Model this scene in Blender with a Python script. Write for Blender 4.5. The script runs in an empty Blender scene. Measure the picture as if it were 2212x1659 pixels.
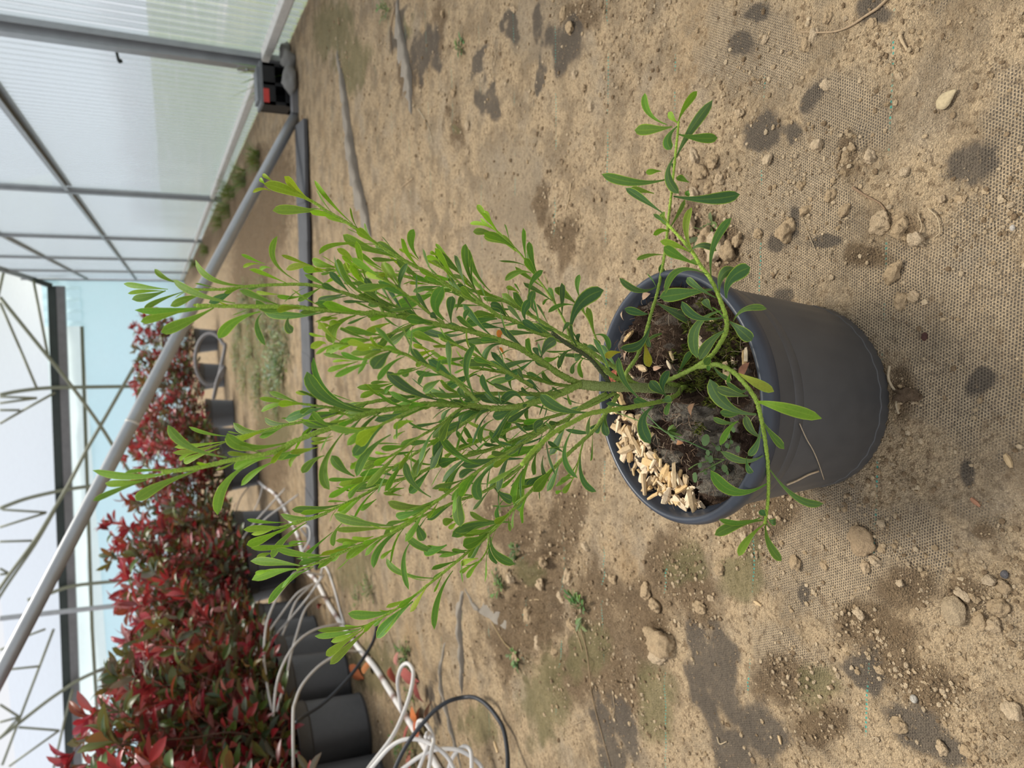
import bpy, math, random
import numpy as np
from mathutils import Vector, Matrix, noise as mnoise

# ------------------------------------------------------------------ camera, sky, sun, exposure
sc = bpy.context.scene
C = sc.collection
F_PX, CAM_H = 1490.0, 0.537
_n = lambda v: v / np.linalg.norm(v)
_D = _n(np.array([186, 3002, F_PX]))
_Y = np.array([139, -748, F_PX]); _Y = _n(_Y - _D * np.dot(_Y, _D))
_Z = -_D; _X = np.cross(_Y, _Z)
RW = np.array([_X, _Y, _Z])                      # photo axes (right, down, forward) -> world
CAM = np.array([0, 0, CAM_H])

cam_d = bpy.data.cameras.new('camera'); cam = bpy.data.objects.new('camera', cam_d); C.objects.link(cam)
cam_d.sensor_fit = 'HORIZONTAL'; cam_d.sensor_width = 36; cam_d.lens = F_PX / 2212 * 36
cam_d.clip_start = 0.02; cam_d.clip_end = 300
m3 = Matrix((RW @ [0, 1, 0], RW @ [1, 0, 0], RW @ [0, 0, -1])).transposed()   # the phone is held on its side
cam.matrix_world = Matrix.Translation(Vector(CAM)) @ m3.to_4x4()
cam_d.dof.use_dof = True; cam_d.dof.focus_distance = 0.54; cam_d.dof.aperture_fstop = 9.5
sc.camera = cam

w = bpy.data.worlds.new('overcast'); sc.world = w; w.use_nodes = True
nt = w.node_tree; nt.nodes.clear()
o = nt.nodes.new('ShaderNodeOutputWorld'); b = nt.nodes.new('ShaderNodeBackground')
tc = nt.nodes.new('ShaderNodeTexCoord'); nz = nt.nodes.new('ShaderNodeTexNoise'); nz.inputs['Scale'].default_value = 2.2
nz.inputs['Detail'].default_value = 4
rp = nt.nodes.new('ShaderNodeValToRGB')
rp.color_ramp.elements[0].position = 0.3; rp.color_ramp.elements[0].color = (0.84, 0.89, 1.0, 1)
rp.color_ramp.elements[1].position = 0.7; rp.color_ramp.elements[1].color = (1.0, 1.0, 1.0, 1)
nt.links.new(tc.outputs['Generated'], nz.inputs['Vector']); nt.links.new(nz.outputs['Fac'], rp.inputs['Fac'])
nt.links.new(rp.outputs['Color'], b.inputs['Color']); b.inputs['Strength'].default_value = .95
nt.links.new(b.outputs[0], o.inputs[0])

sd = bpy.data.lights.new('sun', 'SUN'); sd.energy = 3.6; sd.angle = math.radians(16); sd.color = (1.0, 0.95, 0.86)
sun = bpy.data.objects.new('sun', sd); C.objects.link(sun)
sun.rotation_euler = Vector((-0.13, -0.40, -0.90)).to_track_quat('-Z', 'Y').to_euler()
sun.location = (0, 0, 9)

vs = sc.view_settings
vs.view_transform = 'Standard'; vs.look = 'None'; vs.gamma = 1.0; vs.use_curve_mapping = False; vs.exposure = 0.0
sc.cycles.max_bounces = 8; sc.cycles.transparent_max_bounces = 12

# ------------------------------------------------------------------ helpers: photo pixels -> points in the place
def ray(px, py):
    return RW @ np.array([829.5 - py, px - 1106.0, F_PX]) / F_PX
def on_y(px, py, Y):
    r = ray(px, py); return Vector(CAM + r * (Y / r[1]))
def on_z(px, py, z=0.0):
    r = ray(px, py); return Vector(CAM + r * ((z - CAM_H) / r[2]))
def at_d(px, py, d):
    return Vector(CAM + ray(px, py) * d)
def depth(p):
    return float((RW.T @ (np.array(p) - CAM))[2])
def project(P):                                   # P (n,3) -> photo pixels
    c = (P - CAM) @ RW
    return 1106 + c[:, 1] / c[:, 2] * F_PX, 829.5 - c[:, 0] / c[:, 2] * F_PX

def _hash(ix, iy, s):
    h = (ix.astype(np.int64) * 374761393 + iy.astype(np.int64) * 668265263 + s * 982451653) & 0x7fffffff
    h = ((h ^ (h >> 13)) * 1274126177) & 0x7fffffff
    return ((h ^ (h >> 16)) & 0xffff) / 65535.0
def vnoise(x, y, s=0):
    ix, iy = np.floor(x), np.floor(y); fx, fy = x - ix, y - iy
    fx = fx * fx * (3 - 2 * fx); fy = fy * fy * (3 - 2 * fy)
    a, b_ = _hash(ix, iy, s), _hash(ix + 1, iy, s); c, d = _hash(ix, iy + 1, s), _hash(ix + 1, iy + 1, s)
    return (a * (1 - fx) + b_ * fx) * (1 - fy) + (c * (1 - fx) + d * fx) * fy
def fbm(x, y, s=0, o=4):
    t, a, k = 0, .5, 1.0
    for i in range(o):
        t = t + a * vnoise(x * k + 17.3 * i, y * k - 9.1 * i, s + i); a *= .5; k *= 2.03
    return t

class MB:                                          # collects shapes into ONE mesh object
    def __init__(s): s.v = []; s.f = []; s.uv = []; s.col = []
    def _col(s, n, c):
        s.col += [c] * n
    def box(s, c, size, rot=None, col=(1, 1, 1)):
        b0 = len(s.v); c = Vector(c)
        for x in (-.5, .5):
            for y in (-.5, .5):
                for z in (-.5, .5):
                    p = Vector((x * size[0], y * size[1], z * size[2]))
                    s.v.append(c + (rot @ p if rot else p))
        s._col(8, col)
        for q in ((0, 1, 3, 2), (4, 6, 7, 5), (0, 4, 5, 1), (2, 3, 7, 6), (0, 2, 6, 4), (1, 5, 7, 3)):
            s.f.append(tuple(b0 + i for i in q))
        return s
    def bar(s, a, b_, wd, ht, up=(0, 0, 1), col=(1, 1, 1)):
        a, b_ = Vector(a), Vector(b_); t = (b_ - a); L = t.length; t.normalize()
        u = Vector(up); sd_ = t.cross(u)
        if sd_.length < 1e-4: sd_ = t.cross(Vector((1, 0, 0)))
        sd_.normalize(); u = sd_.cross(t)
        return s.box((a + b_) / 2, (L, wd, ht), Matrix((t, sd_, u)).transposed(), col)
    def tube(s, pts, r, n=8, col=(1, 1, 1), cap=True, jit=0, rnd=None):
        pts = [Vector(p) for p in pts]; m = len(pts); b0 = len(s.v)
        rs = r if isinstance(r, (list, tuple)) else [r] * m
        ref = None
        for i, p in enumerate(pts):
            t = (pts[min(i + 1, m - 1)] - pts[max(i - 1, 0)]).normalized()
            if ref is None:
                ref = t.orthogonal().normalized()
            ref = (ref - t * ref.dot(t)).normalized(); bi = t.cross(ref)
            for k in range(n):
                a = 2 * math.pi * k / n
                rr = rs[i] * (1 + (rnd.uniform(-jit, jit) if rnd else 0))
                s.v.append(p + (ref * math.cos(a) + bi * math.sin(a)) * rr)
        s._col(m * n, col)
        for i in range(m - 1):
            for k in range(n):
                k2 = (k + 1) % n
                s.f.append((b0 + i * n + k, b0 + i * n + k2, b0 + (i + 1) * n + k2, b0 + (i + 1) * n + k))
        if cap:
            s.f.append(tuple(b0 + k for k in range(n))[::-1]); s.f.append(tuple(b0 + (m - 1) * n + k for k in range(n)))
        return s
    def lathe(s, prof, n=64, c=(0, 0, 0), mod=None, col=(1, 1, 1)):
        b0 = len(s.v); m = len(prof)
        for k in range(n):
            a = 2 * math.pi * k / n
            for (r, z) in prof:
                if mod: r, z = mod(r, z, a)
                s.v.append(Vector((c[0] + r * math.cos(a), c[1] + r * math.sin(a), c[2] + z)))
        s._col(n * m, col)
        for k in range(n):
            k2 = (k + 1) % n
            for i in range(m - 1):
                s.f.append((b0 + k * m + i, b0 + k2 * m + i, b0 + k2 * m + i + 1, b0 + k * m + i + 1))
        return s
    def lump(s, c, r, sub=1, seed=0, amp=.25, sq=(1, 1, 1), freq=1.6, col=(1, 1, 1)):
        V, Fc = ICO[sub]; b0 = len(s.v); off = Vector((seed * 7.31, seed * 3.7, -seed * 1.9))
        for p in V:
            k = 1 + amp * 2 * (mnoise.noise(p * freq + off)) + amp * .6 * mnoise.noise(p * freq * 3.1 + off) + amp * .35 * mnoise.noise(p * freq * 8 + off)
            s.v.append(Vector(c) + Vector((p.x * sq[0], p.y * sq[1], p.z * sq[2])) * (r * k))
        s._col(len(V), col)
        s.f += [tuple(b0 + i for i in q) for q in Fc]
        return s
    def leaf(s, a, m, b_, wd, side, col, n=9, fold=.25, prof=None, droop=0):
        a, m, b_ = Vector(a), Vector(m), Vector(b_); c = 2 * m - .5 * (a + b_); b0 = len(s.v)
        U = (-1, -.5, 0, .5, 1)
        uvs = []
        for i in range(n + 1):
            t = i / n
            p = a * (1 - t) ** 2 + c * 2 * t * (1 - t) + b_ * t * t
            tg = ((c - a) * (1 - t) + (b_ - c) * t)
            if tg.length < 1e-9: tg = b_ - a
            tg.normalize()
            sd_ = (side - tg * side.dot(tg))
            if sd_.length < 1e-6: sd_ = tg.orthogonal()
            sd_.normalize(); nm = sd_.cross(tg)
            hw = wd * .5 * np.interp(t, *(prof or SPAT))
            for u in U:
                s.v.append(p + sd_ * (hw * u) + nm * (hw * fold * abs(u) ** 1.3)); uvs.append(((u + 1) / 2, t))
        s._col((n + 1) * 5, col)
        while len(s.uv) < b0: s.uv.append((.25, .5))
        s.uv += uvs
        for i in range(n):
            for k in range(4):
                s.f.append((b0 + i * 5 + k, b0 + i * 5 + k + 1, b0 + i * 5 + 6 + k, b0 + i * 5 + 5 + k))
        return s
    def build(s, name, mat, parent=None, smooth=True, origin=None):
        me = bpy.data.meshes.new(name)
        org = Vector(origin) if origin is not None else Vector((0, 0, 0))
        me.from_pydata([tuple(v - org) for v in s.v], [], s.f)
        if smooth: me.polygons.foreach_set('use_smooth', [True] * len(me.polygons))
        ca = me.color_attributes.new('tint', 'FLOAT_COLOR', 'POINT')
        ca.data.foreach_set('color', [x for c in s.col for x in (c[0], c[1], c[2], 1)])
        if s.uv:
            while len(s.uv) < len(s.v): s.uv.append((.25, .5))
            ul = me.uv_layers.new(name='UVMap'); li = np.zeros(len(me.loops), dtype=np.int32)
            me.loops.foreach_get('vertex_index', li)
            ul.data.foreach_set('uv', np.array(s.uv, dtype=np.float32)[li].ravel())
        me.materials.append(mat); me.update()
        ob = bpy.data.objects.new(name, me); C.objects.link(ob)
        ob.location = org
        if parent is not None:
            ob.parent = parent; ob.location = org - Vector(parent.get('_at', (0, 0, 0)))
        return ob
SPAT = ([0, .08, .2, .4, .58, .72, .82, .91, .97, 1], [.13, .16, .27, .55, .86, 1.0, .98, .76, .38, .04])
ELL = ([0, .1, .25, .5, .7, .85, .95, 1], [.06, .3, .7, 1.0, .9, .58, .24, .03])
ROUND = ([0, .1, .3, .55, .8, .95, 1], [.1, .5, .92, 1.0, .8, .4, .05])

def _ico(sub):
    import bmesh
    bm = bmesh.new(); bmesh.ops.create_icosphere(bm, subdivisions=sub, radius=1)
    V = [v.co.copy() for v in bm.verts]; bm.verts.index_update(); Fc = [tuple(v.index for v in f.verts) for f in bm.faces]; bm.free()
    return V, Fc
ICO = {k: _ico(k) for k in (1, 2, 3, 4)}

def empty(name, at, label=None, cat=None, group=None, kind=None):
    e = bpy.data.objects.new(name, None); C.objects.link(e); e.location = at; e.empty_display_size = .05
    e['_at'] = list(at); tag(e, label, cat, group, kind); return e
def tag(o_, label=None, cat=None, group=None, kind=None):
    if label: o_['label'] = label
    if cat: o_['category'] = cat
    if group: o_['group'] = group
    if kind: o_['kind'] = kind
    return o_
def copy_tree(o_, parent=None):
    c = o_.copy(); C.objects.link(c)
    if parent is not None: c.parent = parent
    for ch in list(o_.children): copy_tree(ch, c)
    return c
def smooth_path(pts, k=6):
    pts = [Vector(p) for p in pts]; out = []
    P = [2 * pts[0] - pts[1]] + pts + [2 * pts[-1] - pts[-2]]
    for i in range(1, len(P) - 2):
        for j in range(k):
            t = j / k
            out.append(.5 * ((2 * P[i]) + (P[i + 1] - P[i - 1]) * t + (2 * P[i - 1] - 5 * P[i] + 4 * P[i + 1] - P[i + 2]) * t * t
                             + (3 * P[i] - P[i - 1] - 3 * P[i + 1] + P[i + 2]) * t ** 3))
    return out + [pts[-1]]

# ------------------------------------------------------------------ materials
class NT:
    def __init__(s, name):
        s.m = bpy.data.materials.new(name); s.m.use_nodes = True; s.t = s.m.node_tree; s.t.nodes.clear()
        s.out = s.t.nodes.new('ShaderNodeOutputMaterial')
    def n(s, kind, **kw):
        nd = s.t.nodes.new('ShaderNode' + kind)
        for k, v in kw.items():
            k = k.replace('_', ' ')
            if isinstance(v, bpy.types.NodeSocket): s.t.links.new(v, nd.inputs[k])
            elif isinstance(v, tuple) and len(v) == 3 and len(nd.inputs[k].default_value) == 4: nd.inputs[k].default_value = (*v, 1)
            else: nd.inputs[k].default_value = v
        return nd
    def link(s, a, b_): s.t.links.new(a, b_)
    def math(s, op, a, b_=None, c=None, clamp=False):
        nd = s.t.nodes.new('ShaderNodeMath'); nd.operation = op; nd.use_clamp = clamp
        for i, x in enumerate((a, b_, c)):
            if x is None: continue
            if isinstance(x, (int, float)): nd.inputs[i].default_value = x
            else: s.t.links.new(x, nd.inputs[i])
        return nd.outputs[0]
    def step(s, x, lo, hi):
        nd = s.t.nodes.new('ShaderNodeMapRange'); nd.interpolation_type = 'SMOOTHSTEP'
        s.t.links.new(x, nd.inputs[0]); nd.inputs[1].default_value = lo; nd.inputs[2].default_value = hi
        return nd.outputs[0]
    def mix(s, f, a, b_, bt='MIX'):
        nd = s.t.nodes.new('ShaderNodeMix'); nd.data_type = 'RGBA'; nd.blend_type = bt
        for sock, x in ((nd.inputs[0], f), (nd.inputs[6], a), (nd.inputs[7], b_)):
            if isinstance(x, (int, float)): sock.default_value = x
            elif isinstance(x, tuple): sock.default_value = (*x, 1) if len(x) == 3 else x
            else: s.t.links.new(x, sock)
        return nd.outputs[2]
    def noise(s, scale, detail=4, vec=None, rough=.55):
        nd = s.t.nodes.new('ShaderNodeTexNoise'); nd.inputs['Scale'].default_value = scale
        nd.inputs['Detail'].default_value = detail; nd.inputs['Roughness'].default_value = rough
        if vec is not None: s.t.links.new(vec, nd.inputs['Vector'])
        return nd.outputs['Fac']
    def obj(s): return s.t.nodes.new('ShaderNodeTexCoord').outputs['Object']
    def pos(s): return s.t.nodes.new('ShaderNodeNewGeometry').outputs['Position']
    def attr(s, name):
        nd = s.t.nodes.new('ShaderNodeAttribute'); nd.attribute_name = name; return nd
    def bump(s, h, strength=.5, dist=.002):
        nd = s.t.nodes.new('ShaderNodeBump'); nd.inputs['Strength'].default_value = strength; nd.inputs['Distance'].default_value = dist
        s.t.links.new(h, nd.inputs['Height']); return nd.outputs[0]
    def bsdf(s, col, rough=.6, metal=0, spec=.5, normal=None):
        nd = s.t.nodes.new('ShaderNodeBsdfPrincipled')
        if isinstance(col, tuple): nd.inputs['Base Color'].default_value = (*col, 1)
        else: s.t.links.new(col, nd.inputs['Base Color'])
        if isinstance(rough, (int, float)): nd.inputs['Roughness'].default_value = rough
        else: s.t.links.new(rough, nd.inputs['Roughness'])
        nd.inputs['Metallic'].default_value = metal; nd.inputs['Specular IOR Level'].default_value = spec
        if normal is not None: s.t.links.new(normal, nd.inputs['Normal'])
        return nd.outputs[0]
    def mixs(s, f, a, b_):
        nd = s.t.nodes.new('ShaderNodeMixShader')
        if isinstance(f, (int, float)): nd.inputs[0].default_value = f
        else: s.t.links.new(f, nd.inputs[0])
        s.t.links.new(a, nd.inputs[1]); s.t.links.new(b_, nd.inputs[2]); return nd.outputs[0]
    def done(s, sh): s.t.links.new(sh, s.out.inputs[0]); return s.m

def plain(name, col, rough=.6, metal=0, spec=.5, nscale=40, namp=.25, bump=.0, bdist=.001):
    t = NT(name); f = t.noise(nscale, 5, t.obj())
    c = t.mix(f, tuple(x * (1 - namp) for x in col), tuple(min(1, x * (1 + namp)) for x in col))
    nm = t.bump(t.noise(nscale * 6, 4, t.obj()), bump, bdist) if bump else None
    return t.done(t.bsdf(c, rough, metal, spec, nm))
def tinted(name, rough=.6, nscale=300, namp=.3, bump=.3, bdist=.0006, spec=.4):
    t = NT(name); a = t.attr('tint').outputs['Color']; f = t.noise(nscale, 5, t.pos())
    c = t.mix(t.math('MULTIPLY', f, 1.0), t.mix(1.0, a, (1 - namp,) * 3, 'MULTIPLY'), t.mix(1.0, a, (1 + namp,) * 3, 'MULTIPLY'))
    nm = t.bump(t.noise(nscale * 2.5, 4, t.pos()), bump, bdist) if bump else None
    return t.done(t.bsdf(c, rough, 0, spec, nm))
def leafmat(name, trans=.28, rough=.42, edge=(.33, .42, .06), edge_amt=.95, pale=(.16, .24, .10), spec=.35, vein=.55, glow=(1.25, 1.35, .7)):
    t = NT(name); a = t.attr('tint').outputs['Color']
    uv = t.n('UVMap').outputs[0]; sp = t.n('SeparateXYZ', Vector=uv)
    u = t.math('ABSOLUTE', t.math('SUBTRACT', t.math('MULTIPLY', sp.outputs[0], 2.0), 1.0))
    e = t.math('MULTIPLY', t.step(u, .80, .97), edge_amt); mid = t.math('MULTIPLY', t.step(u, .13, .02), vein)
    f = t.noise(700, 3, t.obj())
    c = t.mix(f, t.mix(1.0, a, (.8, .8, .8), 'MULTIPLY'), t.mix(1.0, a, (1.2, 1.2, 1.2), 'MULTIPLY'))
    back = t.n('NewGeometry').outputs['Backfacing']
    c = t.mix(t.math('MULTIPLY', back, .18), c, pale)
    c = t.mix(e, c, edge); c = t.mix(mid, c, t.mix(.5, a, edge))
    nm = t.bump(t.math('ADD', f, t.math('MULTIPLY', mid, -1.0)), .35, .0004)
    pb = t.bsdf(c, rough, 0, spec, nm)
    tr = t.n('BsdfTranslucent', Color=t.mix(1.0, c, glow, 'MULTIPLY'))
    return t.done(t.mixs(trans, pb, tr.outputs[0]))
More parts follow.
